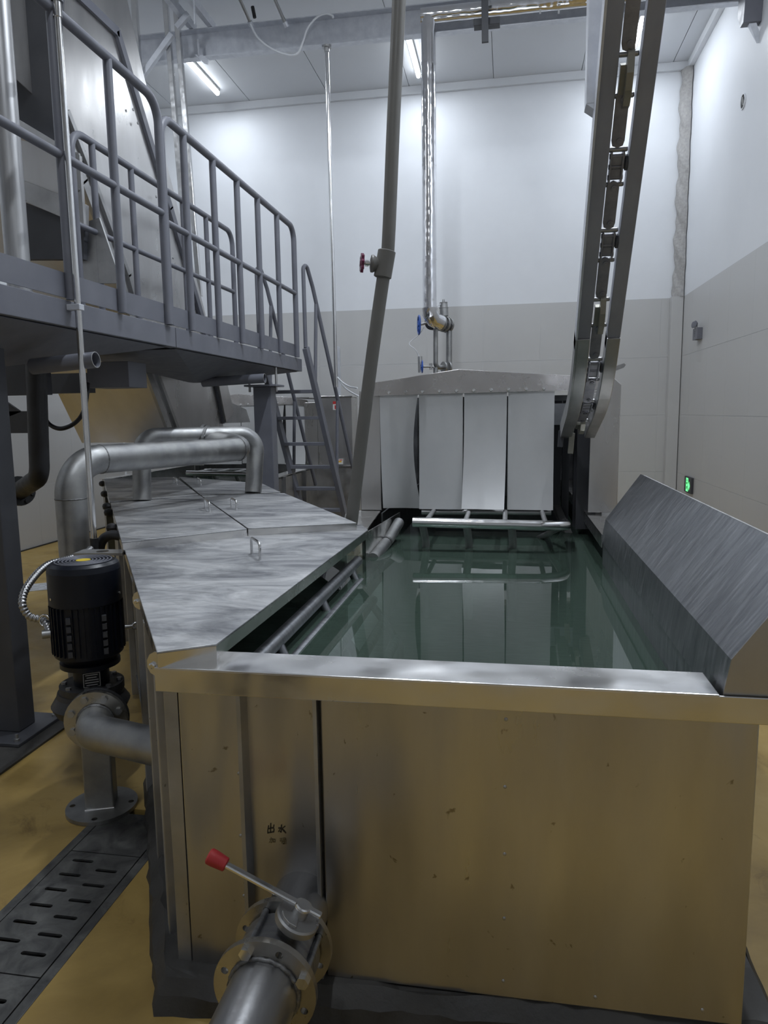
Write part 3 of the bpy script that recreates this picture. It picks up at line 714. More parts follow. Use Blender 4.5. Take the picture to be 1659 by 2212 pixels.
for a, b in zip(E1, E1[1:]): mb.add([P(a), P(b), P(b, -WE), P(a, -WE)], [(0, 1, 2, 3)])
mb.build('underside_sheet', 'steel', el)
mb = MB()
for a, b in zip(E2, E2[1:]): mb.add([P(a), P(b), P(b, -WE), P(a, -WE)], [(0, 1, 2, 3)])
mb.build('top_sheet', 'steel', el)
for px, py in ((287, 237), (297, 266), (337, 425), (373, 557), (380, 580)):
    MB().lathe(PX(px, py, XE+.03), (1, 0, 0), [(0, .012), (.006, .012), (.009, .006)], 8).build('bolt', 'steel_dull', el)
# lower outlet: bevelled shroud and little hood
lo = PX(478, 905, XE)
MB().prism([PX(463, 828, XE), PX(482, 828, XE), PX(497, 890, XE), PX(480, 912, XE)], (.05, 0, 0)).build('shroud', 'steel', el, .003)
MB().prism([PX(497, 868, XE+.02), PX(532, 884, XE+.02), PX(541, 912, XE+.02), PX(482, 914, XE+.02)], (-.5, 0, 0)).build('outlet_hood', 'steel_dull', el, .003)
# hopper opening with painted dark reflection, light frame edge and cross girders at the upper left
hp = thing('feed_hopper', PX(70, 500, -3.0), 'open feed hopper with dark reflection painted inside and a bright edge at the upper left', 'hopper')
yh = 4.75
MB().prism([PY(24, -80, yh), PY(140, -80, yh), PY(117, 318, yh), PY(30, 262, yh)], (0, .02, 0)).build('dark_reflection_sheet', 'grey_dark', hp)  # flat dark colour stands for the dark reflection inside the hood
MB().prism([PY(28, 250, yh-.03), PY(118, 304, yh-.03), PY(118, 318, yh-.03), PY(28, 264, yh-.03)], (0, .03, 0)).build('edge_strip', 'bright', hp)
MB().prism([PY(38, 384, yh), PY(182, 440, yh), PY(182, 490, yh), PY(40, 430, yh)], (0, .06, 0)).build('girder', 'steel_dull', hp, .004)
MB().prism([PY(42, 432, yh+.05), PY(182, 488, yh+.05), PY(180, 560, yh+.05), PY(45, 560, yh+.05)], (0, .05, 0)).build('backing_sheet', 'grey_dark', hp)
MB().prism([PY(32, 300, yh+.08), PY(170, 330, yh+.08), PY(170, 430, yh+.08), PY(35, 400, yh+.08)], (0, .02, 0)).build('rear_sheet', 'steel', hp)
MB().prism([PY(150, 325, yh-.04), PY(172, 335, yh-.04), PY(182, 490, yh-.04), PY(160, 490, yh-.04)], (0, .03, 0)).build('corner_bracket', 'steel_dull', hp, .003)
for px, py in ((169, 410), (173, 482)):
    MB().lathe(PY(px, py, yh-.04), (0, -1, 0), [(0, .012), (.006, .012), (.009, .006)], 8).build('bolt', 'steel_dull', hp)
MB().prism([PY(160, 488, yh+.1), PY(214, 470, yh+.1), PY(262, 612, yh+.1), PY(165, 612, yh+.1)], (0, .02, 0)).build('added_cover_sheet', 'steel_dull', hp)  # added sheet, hides the yellow floor reflection on the elevator underside
# light column on the platform
cl0, cl1 = PX(38, 560, -2.62), PX(-8, -120, -2.62)
solo(MB().tube([V((cl0.x, cl0.y, ZB1-.012)), V((cl0.x, cl0.y, 5.2))], .062, 20), 'steel_column', 'column', (cl0.x, cl0.y, ZB1-.012), 'streaky round steel column standing on the platform at the left edge', 'column')

# ---------------------------------------------------------------- twin square tubes and brace near the ceiling
tt = thing('twin_tube_frame', PY(390, 500, 7.9), 'tall twin bright square tubes with a diagonal brace behind the railing', 'frame')
for dx in (0, 22):
    MB().bar(PY(352+dx, -60, 7.9), PY(410+dx, 640, 7.9), .055, .05, (1, 0, 0)).build('tube', 'bright', tt, .004)
MB().bar(PY(286, -60, 7.75), PY(300, 150, 7.75), .06, .05, (1, 0, 0)).build('tube', 'bright', tt, .004)
MB().bar(PY(306, 166, 7.84), PY(372, 74, 7.84), .05, .06, (0, 1, 0)).build('brace', 'galv_light', tt, .004)
MB().bar(PY(382, 60, 7.84), PY(408, 30, 7.84), .05, .06, (0, 1, 0)).build('brace', 'galv_light', tt, .004)

# ================================================================ OVERHEAD
YO = 8.2
bm_ = thing('overhead_beam', (-1, YO, 5.57), 'galvanised channel beam spanning under the ceiling', 'beam')
MB().box((-4.35, YO, 5.575), (XR-.02, YO+.01, 5.86)).build('web', 'galv_light', bm_)
MB().box((-4.35, YO-.09, 5.85), (XR-.02, YO, 5.86)).build('top_flange', 'galv_light', bm_)
MB().box((-4.35, YO-.09, 5.565), (XR-.02, YO, 5.575)).build('bottom_flange', 'galv_light', bm_)
p = PY(443, 72, 8.2)
lb = thing('long_beam', (p.x, 5, 5.87), 'paired channel rails running overhead towards the ceiling beam', 'beam')
for dx in (-.16, .06):
    MB().box((p.x+dx, 1.0, 5.865), (p.x+dx+.06, YO+.02, 5.95)).build('rail', 'galv_light', lb, .003)
for y in (6.9, 7.5):
    MB().box((p.x-.25, y, 5.955), (p.x+.22, y+.06, 5.965)).build('clamp_plate', 'galv_light', lb)
    MB().tube([V((p.x+.17, y+.03, 5.60)), V((p.x+.17, y+.03, ZC))], .012, 8).build('hanger_rod', 'galv_light', lb)
MB().tube([PY(427, 85, YO-.10), PY(430, 122, YO-.10)], .016, 8).build('hanger_rod', 'galv_light', lb)
MB().prism([PY(420, 118, YO-.11), PY(437, 118, YO-.11), PY(450, 128, YO-.11), PY(448, 138, YO-.11), PY(440, 136, YO-.11)], (0, .02, 0)).build('clamp_plate', 'galv_light', lb)
for nm, a, b, lab in (('drop', (505, -30), (541, 50), 'thin steel drop rod with black cap above the white hose'), ('drop', (585, -20), (617, 52), 'thin steel drop rod clipped to the overhead beam')):
    pa, pb = PZ(a[0], a[1], 6.05), PY(b[0], b[1], YO-.11)
    t = thing('drop_rod', pb, lab, 'rod')
    MB().tube([pa, pb], .018, 10).build('rod', 'galv', t)
    MB().lathe(pb, (pb-pa), [(-.02, .028), (.03, .028)], 10).build('fitting', 'galv_light', t)
    if a[0] == 505: MB().tube([pb+V((.03, 0, .16)), pb+V((.05, 0, .05))], .02, 8).build('cap', 'rubber', t)
hs = [(541, 52), (556, 80), (585, 104), (620, 118), (642, 116), (654, 92), (664, 62), (684, 38), (704, 30), (718, 34), (719, 40)]
def smooth_path(pts, n=6):
    out = []
    for i in range(len(pts)-1):
        p0, p1, p2, p3 = pts[max(i-1, 0)], pts[i], pts[i+1], pts[min(i+2, len(pts)-1)]
        for k in range(n):
            t = k/n
            out.append(.5*((2*p1)+(-p0+p2)*t+(2*p0-5*p1+4*p2-p3)*t*t+(-p0+3*p1-3*p2+p3)*t**3))
    return out+[pts[-1]]
solo(MB().tube(smooth_path([PY(x, y, YO-.13) for x, y in hs]), .011, 8), 'white_hose', 'cable_white', PY(541, 52, YO-.13), 'thin white plastic hose looping below the overhead beam', 'hose')
# thin bright conduit from the beam to the far cabinet
cp = thing('drop_conduit', PY(733, 862, 8.35), 'thin shiny conduit dropping from the overhead beam to the far cabinet', 'conduit')
a, b = PY(706, 112, YO-.05), PY(729, 850, 9.3)
MB().tube([V((a.x, YO-.05, 5.57)), V((a.x+.02, YO-.05, 1.95))], .022, 12).build('tube', 'bright', cp)
MB().lathe(V((a.x, YO-.05, 5.565)), (0, 0, -1), [(0, .05), (.02, .05), (.021, .03), (.06, .03)], 12).build('fitting', 'steel_dull', cp)
for k, e in enumerate(((772, 838), (775, 856))):
    pts = smooth_path([PY(729, 815, 8.1), PY(740, 826+k*6, 7.9), PY(755, 835+k*10, 7.7), PY(e[0], e[1], 7.5)])
    MB().tube(pts, .008, 6).build('wire', 'cable_white', cp)

# insulated steam pipe
YI = 8.0
sp = thing('clad_steam_pipe', PY(925, 690, YI), 'polished metal clad pipe dropping from the ceiling beam', 'pipe')
ptop, pbot = PY(925, 34, YI), PY(925, 676, YI)
R_ = .075
zt = ptop.z-.02
MB().tube([V((ptop.x, YI, zt)), V((ptop.x, YI, pbot.z+.02))], R_, 24).build('vertical_cladding', 'foil', sp)
for z in (pbot.z+.55, pbot.z+1.5, pbot.z+2.5):
    MB().tube([V((ptop.x, YI, z)), V((ptop.x, YI, z+.02))], R_*1.03, 24).build('cladding_band', 'foil', sp)
MB().tube([V((ptop.x-R_, YI, zt+.02)), V((XR-.02, YI, zt+.02))], R_, 24).build('horizontal_cladding', 'foil', sp)
elb = PY(960, 700, YI+.35)
MB().tube([V((ptop.x, YI, pbot.z+.05)), V((ptop.x, YI, pbot.z)), V((ptop.x, YI, pbot.z-.03))+V((.03, .08, -.03)), V((ptop.x+.10, YI+.16, pbot.z-.09))], R_*1.12, 24).build('elbow_cladding', 'foil', sp)
for px in (1165, 1205, 1270):
    MB().box(PY(px, 28, YI-.09), PY(px+4, 22, YI-.07)).build('rivet', 'steel_dull', sp)
# pipe clamp bar hanging near the clad pipe
hb = thing('hanger_bar', PY(1048, 90, 7.6), 'dark flat hanger bar with clamp crossing the overhead pipe', 'hanger')
MB().bar(PY(1047, -60, 7.6), PY(1048, 92, 7.6), .065, .03, (1, 0, 0)).build('bar', 'grey_dark', hb, .003)
MB().box(PY(1023, 56, 7.65), PY(1080, 34, 7.65)+V((0, .1, 0))).build('clamp', 'grey_dark', hb, .004)

# steam valve station
st = thing('steam_valve_station', PY(950, 800, 8.2), 'steam valve station with blue handwheels above the housing roof', 'valve')
def wheel(parent, c, ax, r, mat, spokes=5, rr=.1, nm='handwheel'):
    c = V(c); ax = V(ax).normalized(); x, y = perp(ax)
    ring = [c+(x*math.cos(2*PI*k/24)+y*math.sin(2*PI*k/24))*r for k in range(25)]
    mb = MB().tube(ring, r*rr, 8, caps=False)
    for k in range(spokes):
        a = 2*PI*k/spokes; mb.tube([c, c+(x*math.cos(a)+y*math.sin(a))*r], r*rr*.7, 6)
    mb.lathe(c-ax*r*.15, ax, [(0, r*.22), (r*.3, r*.22)], 12)
    return mb.build(nm, mat, parent)
v0 = PY(930, 692, 8.2); v1 = PY(965, 702, 8.45)
axv = (v1-v0).normalized()
MB().tube([v0, v1], .055, 18).build('valve_body', 'galv', st)
for k, f in enumerate((.3, .55, .78, 1.0)):
    c = v0.lerp(v1, f); vfl = MB().lathe(c, axv, [(0, .088), (.028, .088)], 20).build('flange', 'galv', st)
    for j in range(6):
        aa = 2*PI*j/6; x, y = perp(axv)
        MB().lathe(c-axv*.012+(x*math.cos(aa)+y*math.sin(aa))*.072, axv, [(0, .011), (.012, .011)], 6, False).build('bolt', 'steel_dark', vfl)
MB().lathe(v0+axv*.02, axv, [(0, .10), (.03, .10)], 20).build('end_collar', 'rubber', st)
wc = PY(905, 702, 8.15); wheel(st, wc, (1, .25, 0), .10, 'blue')
MB().tube([wc, v0+V((.02, .02, -.01))], .014, 10).build('stem', 'steel_dull', st)
ac = PY(960, 690, 8.35)
MB().lathe(ac, (-.05, 0, 1), [(-.03, .02), (.03, .03), (.035, .048), (.12, .048), (.122, .052), (.13, .052), (.132, .045), (.175, .042), (.178, .045), (.186, .045), (.19, .015), (.22, .012)], 16).build('actuator', 'galv', st)
pa_, pb_ = PY(941, 705, 8.2), PY(941, 790, 8.2)
MB().tube(fillet([pa_, pb_+V((0, 0, -.02)), PY(957, 793, 8.3)], .05), .026, 12).build('bypass_pipe', 'galv', st)
MB().tube([PY(970, 715, 8.45), PY(970, 795, 8.45), PY(968, 800, 8.45)+V((0, 0, -.3))], .035, 14).build('outlet_pipe', 'galv', st)
MB().tube([pb_+V((0, 0, -.02)), pb_+V((0, 0, -.5))], .026, 12).build('bypass_pipe', 'galv', st)
c = PY(957, 793, 8.3)
for k in (0, .05): MB().lathe(c+V((k, k*.8, 0)), (1, .8, 0), [(0, .062), (.02, .062)], 18).build('flange', 'galv', st)
wc = PY(912, 792, 8.15); wheel(st, wc, (1, .2, 0), .066, 'blue')
MB().tube([wc, PY(936, 792, 8.2)], .012, 8).build('stem', 'steel_dull', st)
MB().box(PY(927, 798, 8.18), PY(934, 785, 8.22)).build('yoke', 'steel_dull', st)
MB().tube([PY(908, 805, 8.25), PY(907, 770, 8.25)], .028, 12).build('clear_sight_tube', 'bright', st)
MB().tube(smooth_path([PY(916, 707, 8.2), PY(903, 725, 8.2), PY(884, 742, 8.2), PY(897, 755, 8.2), PY(905, 770, 8.25)]), .005, 6).build('thin_hose', 'cable_white', st)
MB().tube(smooth_path([PY(952, 656, 8.3), PY(938, 668, 8.25), PY(930, 690, 8.2)]), .005, 6).build('thin_hose', 'cable_white', st)

# ================================================================ CHAIN CONVEYOR
cv = thing('chain_conveyor', (.433, 4.5, 1.5), 'inclined chain conveyor with two steel channel rails on the right', 'conveyor')
XC = .433; KS = .866
path = [V((XC, 2.05, 4.25)), V((XC, 2.965, 3.123)), V((XC, 3.412, 2.577)), V((XC, 3.90, 1.97))]
curve = fillet([V((XC, 3.854, 2.027)), V((XC, 4.096, 1.728)), V((XC, 4.835, 1.513))], .95, 14)
def sweep_rect(pts, w, h, xoff):
    mb = MB(); n = len(pts); vs = []
    for i, p in enumerate(pts):
        t = (pts[min(i+1, n-1)]-pts[max(i-1, 0)]).normalized(); nn = V((0, -t.z, t.y))
        vs += [p+V((xoff+a*w/2, 0, 0))+nn*(b*h/2) for a, b in ((-1, -1), (1, -1), (1, 1), (-1, 1))]
    fs = [(0, 1, 2, 3), (4*n-4, 4*n-3, 4*n-2, 4*n-1)]+[(4*i+j, 4*i+(j+1) % 4, 4*i+4+(j+1) % 4, 4*i+4+j) for i in range(n-1) for j in range(4)]
    return mb.add(vs, fs)
st_p = [path[0], path[3]]
for s, w in ((-.067, .062), (.077, .064)):
    sweep_rect(st_p, w, .06, s).build('rail', 'conv', cv, .003)
    sweep_rect(curve, w, .085, s).build('curved_rail', 'steel_dull', cv, .003)
sweep_rect(st_p, .010, .086, -.103).build('rail_side_plate', 'galv_light', cv)
sweep_rect(curve, .010, .095, -.103).build('rail_side_plate', 'steel_dull', cv)
td = (path[3]-path[0]).normalized(); nd = V((0, -td.z, td.y))   # nd: normal of the track
if nd.y > 0: nd = -nd
full = [path[0], path[3]]+[p for p in curve[2:]]
def along(d):
    for a, b in zip(full, full[1:]):
        l = (b-a).length
        if d <= l: return a+(b-a)*(d/l), (b-a).normalized()
        d -= l
    return full[-1], (full[-1]-full[-2]).normalized()
tot = sum((b-a).length for a, b in zip(full, full[1:]))
pitch = .40*KS; k = 0; d = .12; protos = {}
def chain_piece(key, mk, name, mat, p, t):
    """share the mesh of alike chain pieces; local frame: y along the chain, z out of the track"""
    nn = V((0, -t.z, t.y)); nn = nn if nn.y < 0 else -nn
    rot = Matrix((V((1, 0, 0)), V((1, 0, 0)).cross(nn)*-1, nn)).transposed()
    if key not in protos:
        o = mk().build(name, mat, None, off=V((0, 0, 0))); protos[key] = o; o.parent = cv
    else:
        o = bpy.data.objects.new(name, protos[key].data); COL.objects.link(o); o.parent = cv
    o.scale = (KS, KS, KS); o.location = p-cv.location; o.rotation_mode = 'QUATERNION'; o.rotation_quaternion = rot.to_quaternion()
def mk_flat():
    mb = MB(); pts = [(-.036, -.09), (-.03, -.112), (-.006, -.122), (.018, -.112), (.024, -.09), (.024, .09), (.018, .112), (-.006, .122), (-.03, .112), (-.036, .09)]
    mb.holes(pts, [], .012, Matrix.Translation((0, 0, .012)))
    for y in (-.09, .09): mb.lathe((0, y, .024), (0, 0, 1), [(0, .014), (.006, .014), (.007, .006), (.010, .006)], 10)
    return mb
def mk_block():
    mb = MB()
    for x in (-.028, .028): mb.box((x-.004, -.075, -.02), (x+.004, .075, .03))
    for y in (-.05, 0, .05): mb.tube([V((-.036, y, .008)), V((.036, y, .008))], .012, 10)
    for y in (-.025, .03): mb.box((-.022, y-.018, -.012), (.022, y+.018, .02))
    return mb
def mk_pin(): return MB().lathe((-.045, 0, .006), (1, 0, 0), [(0, .009), (.006, .012), (.084, .012), (.09, .009)], 10)
def mk_roller(): return MB().lathe((.036, 0, .0), (1, 0, 0), [(0, .026), (.004, .036), (.016, .036), (.02, .026)], 16)
def mk_dog():
    mb = MB(); pr = [(-.13, .01), (-.10, .055), (-.03, .075), (.04, .07), (.11, .04), (.13, .01)]
    mb.prism([V((-.006, y, z)) for y, z in pr], (.03, 0, 0)); mb.box((-.03, -.06, .0), (-.006, .06, .03)); return mb
while d < tot-.38:
    p, t = along(d); chain_piece('flat', mk_flat, 'chain_link', 'chain', p, t)
    p, t = along(d+.135*KS); chain_piece('pin', mk_pin, 'chain_pin', 'steel_dull', p, t)
    if k % 3 == 1:
        p, t = along(d+.23*KS); chain_piece('dog', mk_dog, 'pusher_dog', 'dog', p, t)
    else:
        p, t = along(d+.215*KS); chain_piece('block', mk_block, 'roller_block', 'chain', p, t)
        p, t = along(d+.20*KS); chain_piece('roller', mk_roller, 'guide_roller', 'grey_dark', p, t)
    p, t = along(d+.30*KS); chain_piece('pin', mk_pin, 'chain_pin', 'steel_dull', p, t)
    d += pitch; k += 1
for px0, py0, px1, py1 in ((1236, 935, 1232, 980), (1213, 930, 1210, 966)):
    a, b = PY(px0, py0, 4.8), PY(px1, py1, 4.8)
    MB().bar(a, b, .035, .02, (1, 0, 0)).build('hook', 'dog' if px0 > 1220 else 'grey_dark', cv, .003)
p = PX(1312, 797, .545)
MB().prism([p, p+V((.09, 0, .03)), p+V((.10, 0, .02)), p+V((.09, 0, .005)), p+V((.0, 0, -.03))], (0, .012, 0)).build('stop_lug', 'steel_dull', cv)
# hanger of the conveyor
hg = thing('conveyor_hanger', PY(1286, 235, 3.25), 'galvanised square tube hanging beside the chain conveyor', 'hanger')
a = PY(1287, 232, 3.25)
MB().box(a+V((-.042, -.04, 0)), V((a.x+.042, a.y+.04, ZC))).build('tube', 'galv_light', hg, .004)
MB().prism([a+V((-.042, -.042, 0)), a+V((.042, -.042, 0)), a+V((.05, -.042, -.065))], (0, .084, 0)).build('end_gusset', 'galv_light', hg)
MB().box(a+V((.03, -.03, .14)), V((XC-.10, a.y+.03, a.z+.20))).build('bracket', 'galv_light', hg)

# ================================================================ GREY PLASTIC PIPE WITH RED VALVE
pv = thing('plastic_riser_pipe', PY(758, 1138, 4.05), 'leaning grey plastic riser pipe with a maroon stop valve', 'pipe')
pp = [PY(x, y, 4.05) for x, y in ((758, 1138), (800, 800), (828, 600), (838, 540), (850, 260), (862, 0), (866, -150))]
MB().tube(smooth_path(pp, 4), .036, 18).build('pipe', 'pvc', pv)
a, b = PY(826, 600, 4.05), PY(836, 541, 4.05); ax = (b-a).normalized()
MB().lathe(a, ax, [(0, .043), (.004, .049), ((b-a).length-.004, .049), ((b-a).length, .043)], 22).build('valve_tee', 'pvc', pv)
c = PY(832, 572, 4.05); e = PY(808, 570, 4.03); vx = (e-c).normalized()
MB().lathe(c, vx, [(.02, .026), (.045, .034), (.068, .047), (.078, .046), (.082, .030)], 20).build('valve_bonnet', 'pvc', pv)
MB().lathe(c+vx*.08, vx, [(0, .012), (.012, .012), (.013, .018), (.03, .018), (.031, .010), (.055, .010)], 12).build('valve_stem', 'bright', pv)
hc = c+vx*.128
mb = MB(); x, y = perp(vx); n = 48
for s in range(1):
    prof = []
    for k in range(n):
        a_ = 2*PI*k/n; r = .046+.006*math.cos(8*a_); prof.append((r*math.cos(a_), r*math.sin(a_)))
    ho = [[( .027*math.cos(2*PI*k/4+.4)+.010*math.cos(2*PI*j/10), .027*math.sin(2*PI*k/4+.4)+.010*math.sin(2*PI*j/10)) for j in range(10)] for k in range(4)]
    mb.holes(prof, ho, .016, frame(hc-vx*.008, vx))
mb.lathe(hc-vx*.012, vx, [(0, .016), (.024, .016)], 12)
mb.build('handwheel', 'pvc_red', pv, .002)

# ================================================================ PIPE LOOP BEHIND THE PUMP
lp = thing('pipe_loop', (-2.44, 3.7, 0), 'large weathered steel pipe loop rising from the floor and bending over the covers', 'pipe')
B1, B2 = PZ(307, 1081, 1.06), PZ(547, 1064, 1.06); ZP = 1.405
Cn = PY(546, 972, 5.15); Cn.z = ZP
m0 = V((-2.44, 3.7, 0))
Tj = (B1+B2)/2; Tj.z = ZP+.085; Tj = Tj+V((-.12, .12, 0))
fl0 = Tj+(V((Cn.x, Cn.y, ZP))-Tj).normalized()*.14
run = fillet([m0, V((m0.x, m0.y, ZP)), Cn, fl0], [.20, .13], 14)
MB().tube(run, .085, 24).build('main_pipe', 'galv', lp)
B1t, B2t = V((B1.x, B1.y, ZP+.10)), V((B2.x+.01, B2.y, ZP+.10))
mid = (B1t-B2t).normalized()
back = fillet([B1, B1t+V((-.02, .08, 0)), B2t+V((0, .10, 0)), B2], [.12, .12], 10)
MB().tube(back, [.064]*len(back), 20).build('branch_pipe', 'galv', lp)
fx = (V((Cn.x, Cn.y, ZP))-Tj).normalized()
for k in (0, .03):
    lfl = MB().holes(circle(.115, 28), [], .02, frame(Tj+fx*(.10+k), fx)).build('flange', 'galv', lp, .002)
x, y = perp(fx)
for j in range(8):
    aa = 2*PI*(j+.5)/8
    MB().lathe(Tj+fx*.145+(x*math.cos(aa)+y*math.sin(aa))*.095, fx, [(0, .014), (.012, .014)], 6, False).build('bolt', 'galv', lfl)
d_ = (Cn-V((m0.x, m0.y, ZP))).normalized()
for c, ax in ((V((m0.x, m0.y, ZP-.21)), V((0, 0, 1))), (V((m0.x, m0.y, ZP))+d_*.21, d_), (Cn-d_*.16, d_)):
    MB().lathe(c-ax*.004, ax, [(0, .0855), (.003, .0872), (.006, .0872), (.009, .0855)], 24).build('weld_seam', 'weld', lp)
MB().lathe(m0+V((0, 0, .0)), (0, 0, 1), [(0, .14), (.02, .14)], 24).build('floor_flange', 'galv', lp)

# dark vertical pipe with flange under the platform
dk = thing('dark_drop_pipe', PY(85, 1010, 4), 'dark steel pipe with a flanged elbow hanging under the platform', 'pipe')
a = PY(80, 790, 4.0); b = PY(86, 1030, 4.0); c = PY(40, 1062, 4.25)
MB().tube(fillet([V((a.x, 4.0, 2.09)), b, c], .10, 10), .058, 20).build('pipe', 'black', dk)
fx = (c-b).normalized()
dfl = MB().holes(circle(.098, 24), [], .022, frame(c-fx*.03, fx)).build('flange', 'black', dk, .002)
x, y = perp(fx)
for j in range(8):
    aa = 2*PI*(j+.5)/8
    MB().lathe(c-fx*.03+(x*math.cos(aa)+y*math.sin(aa))*.08, -fx, [(0, .013), (.014, .013)], 6, False).build('bolt', 'black', dfl)
solo(MB().tube(smooth_path([PY(92, 890, 4.2), PY(105, 915, 4.2), PY(130, 926, 4.2), PY(160, 915, 4.2), PY(180, 890, 4.2), PY(188, 850, 4.2), PY(190, 830, 4.3)]), .014, 8), 'black_cable', 'rubber', PY(130, 926, 4.2), 'black cable sagging below the platform next to the dark pipe', 'cable')
gd = thing('lower_girder', PX(15, 920, -3.2), 'dark girder and bracket behind the near platform post', 'girder')
MB().box(PY(14, 936, 4.6), PY(60, 888, 4.6)+V((0, .1, 0))).build('beam', 'grey_dark', gd)
MB().prism([PY(5, 862, 4.6), PY(45, 890, 4.6), PY(5, 905, 4.6)], (0, .02, 0)).build('gusset', 'grey_dark', gd)

# ================================================================ CONDUIT, FLEX HOSE, PUMP
XK = -2.15
c0, c1, c2_ = PX(115, 15, XK), PX(168, 660, XK), PX(195, 1165, XK)
cn = thing('motor_conduit', c2_, 'thin shiny conduit clipped to the platform edge and dropping to the pump motor', 'conduit')
MB().tube([V((XK, c1.y, 3.62)), V((XK, c1.y, c2_.z))], .016, 14).build('tube', 'bright', cn)
MB().lathe(V((XK, c1.y, 3.55)), (0, 0, 1), [(0, .022), (.09, .022)], 12).build('coupling', 'bright', cn)
MB().tube([V((XK, c1.y, 3.62)), V((XK, c1.y, 4.2))], .03, 14).build('upper_tube', 'grey', cn)
MB().box(V((XK-.05, c1.y-.022, 2.185)), V((XK+.022, c1.y+.022, 2.215))).build('clip', 'galv_light', cn, .003)
MB().lathe(V((XK, c1.y, c2_.z-.07)), (0, 0, 1), [(0, .019), (.07, .022)], 12).build('gland', 'rubber', cn)

MX, MY = -1.81, 2.80
pm = thing('pump_motor', (MX, MY, .30), 'black vertical pump motor with finned body and fan cover beside the tank', 'pump')
RM = .150
fcov = MB().lathe((MX, MY, .86), (0, 0, 1), [(0, RM), (.14, RM), (.165, RM*.96), (.176, RM*.86)], 36).build('fan_cover', 'motor', pm)
for r in (.04, .055, .07, .085, .10, .115):
    MB().tube([V((MX+r*math.cos(2*PI*k/28), MY+r*math.sin(2*PI*k/28), 1.038)) for k in range(29)], .0028, 6, caps=False).build('fan_grille_ring', 'grey', fcov)
MB().lathe((MX, MY, 1.034), (0, 0, 1), [(0, .03), (.006, .03)], 20).build('centre_disc', 'yellow', fcov)
mbody = MB().lathe((MX, MY, .60), (0, 0, 1), [(0, .11), (.03, RM*.95), (.26, RM*.95), (.262, RM*.9)], 36).build('motor_body', 'motor', pm)
for k in range(40):
    a_ = 2*PI*k/40; dv = V((math.cos(a_), math.sin(a_), 0))
    if k % 10 in (0,): continue
    MB().bar(V((MX, MY, .645))+dv*RM*.97, V((MX, MY, .855))+dv*RM*.97, .012, .004, dv).build('cooling_fin', 'motor', mbody)
tocam = (V((0, 0, 0))-V((MX, MY, 0))); tocam.z = 0; tocam.normalize(); tside = V((-tocam.y, tocam.x, 0))
for s in (-.075, .065):
    for j in range(5):
        pos = V((MX, MY, .665+j*.036))+tocam*math.sqrt(RM**2-s*s)*1.0+tside*s
        MB().bar(pos-V((0, 0, .012)), pos+V((0, 0, .012)), .024, .018, tocam).build('fin_lug', 'grey_dark', mbody)
MB().lathe((MX, MY, .565), (0, 0, 1), [(0, .10), (.01, .125), (.03, .125), (.035, .11)], 30).build('motor_flange', 'motor', pm)
MB().lathe((MX, MY, .49), (0, 0, 1), [(0, .075), (.08, .075)], 24).build('adapter', 'motor', pm)
npos = V((MX, MY, .525))+tocam*.0775
npl = MB().bar(npos-V((0, 0, .035)), npos+V((0, 0, .035)), .003, .075, tocam).build('nameplate', 'black', pm)
for j, w in enumerate((.05, .04, .055, .055, .045)):
    q_ = npos+tocam*.0018+V((0, 0, .022-j*.011)); MB().bar(q_-tside*w/2, q_+tside*w/2, .001, .003, tocam).build('nameplate_print', 'white', npl)
fr_ = [npos+tocam*.0018+tside*a+V((0, 0, b)) for a, b in ((-.033, -.03), (.033, -.03), (.033, .03), (-.033, .03))]
mbf = MB()
for i in range(4): mbf.bar(fr_[i], fr_[(i+1) % 4], .001, .002, tocam)
mbf.build('nameplate_print', 'white', npl)
pcov = MB().lathe((MX, MY, .455), (0, 0, 1), [(0, .135), (.035, .135)], 30).build('pump_cover', 'black', pm)
for k in range(8):
    a_ = 2*PI*(k+.5)/8
    MB().lathe((MX+.115*math.cos(a_), MY+.115*math.sin(a_), .49), (0, 0, 1), [(0, .012), (.010, .012)], 6, False).build('bolt', 'steel_dull', pcov)
MB().lathe((MX-.01, MY+.0, .33), (0, 0, 1), [(0, .09), (.03, .145), (.07, .165), (.11, .14), (.13, .135)], 30).build('volute', 'black', pm)
FN = V((.30, -.95, 0)).normalized(); FC = V((-1.625, 2.53, .445))
MB().tube([V((MX, MY, .40)), FC-FN*.03], [.09, .075], 20).build('inlet_neck', 'black', pm)
MB().holes(circle(.122, 32), [], .02, frame(FC-FN*.025, FN)).build('pump_flange', 'black', pm, .002)
for sx in (-1, 1):
    pos = V((MX, MY, .93))+tocam*RM*.98+tside*.12*sx*-1
    MB().lathe(V((MX, MY, .895))+(tocam*.45+tside*sx*.9).normalized()*RM, (tocam*.45+tside*sx*.9), [(0, .006), (.004, .006)], 8).build('screw', 'bright', pm)
eb = V((MX, MY, .72))+tside*RM
MB().tube([eb+tside*.0, eb+tside*.035], .010, 8).build('lifting_eye', 'bright', pm)
MB().tube([eb+tside*.052+(tside*math.cos(2*PI*k/16)+V((0, 0, 1))*math.sin(2*PI*k/16)*.6)*.022 for k in range(17)], .006, 8, caps=False).build('lifting_eye', 'bright', pm)

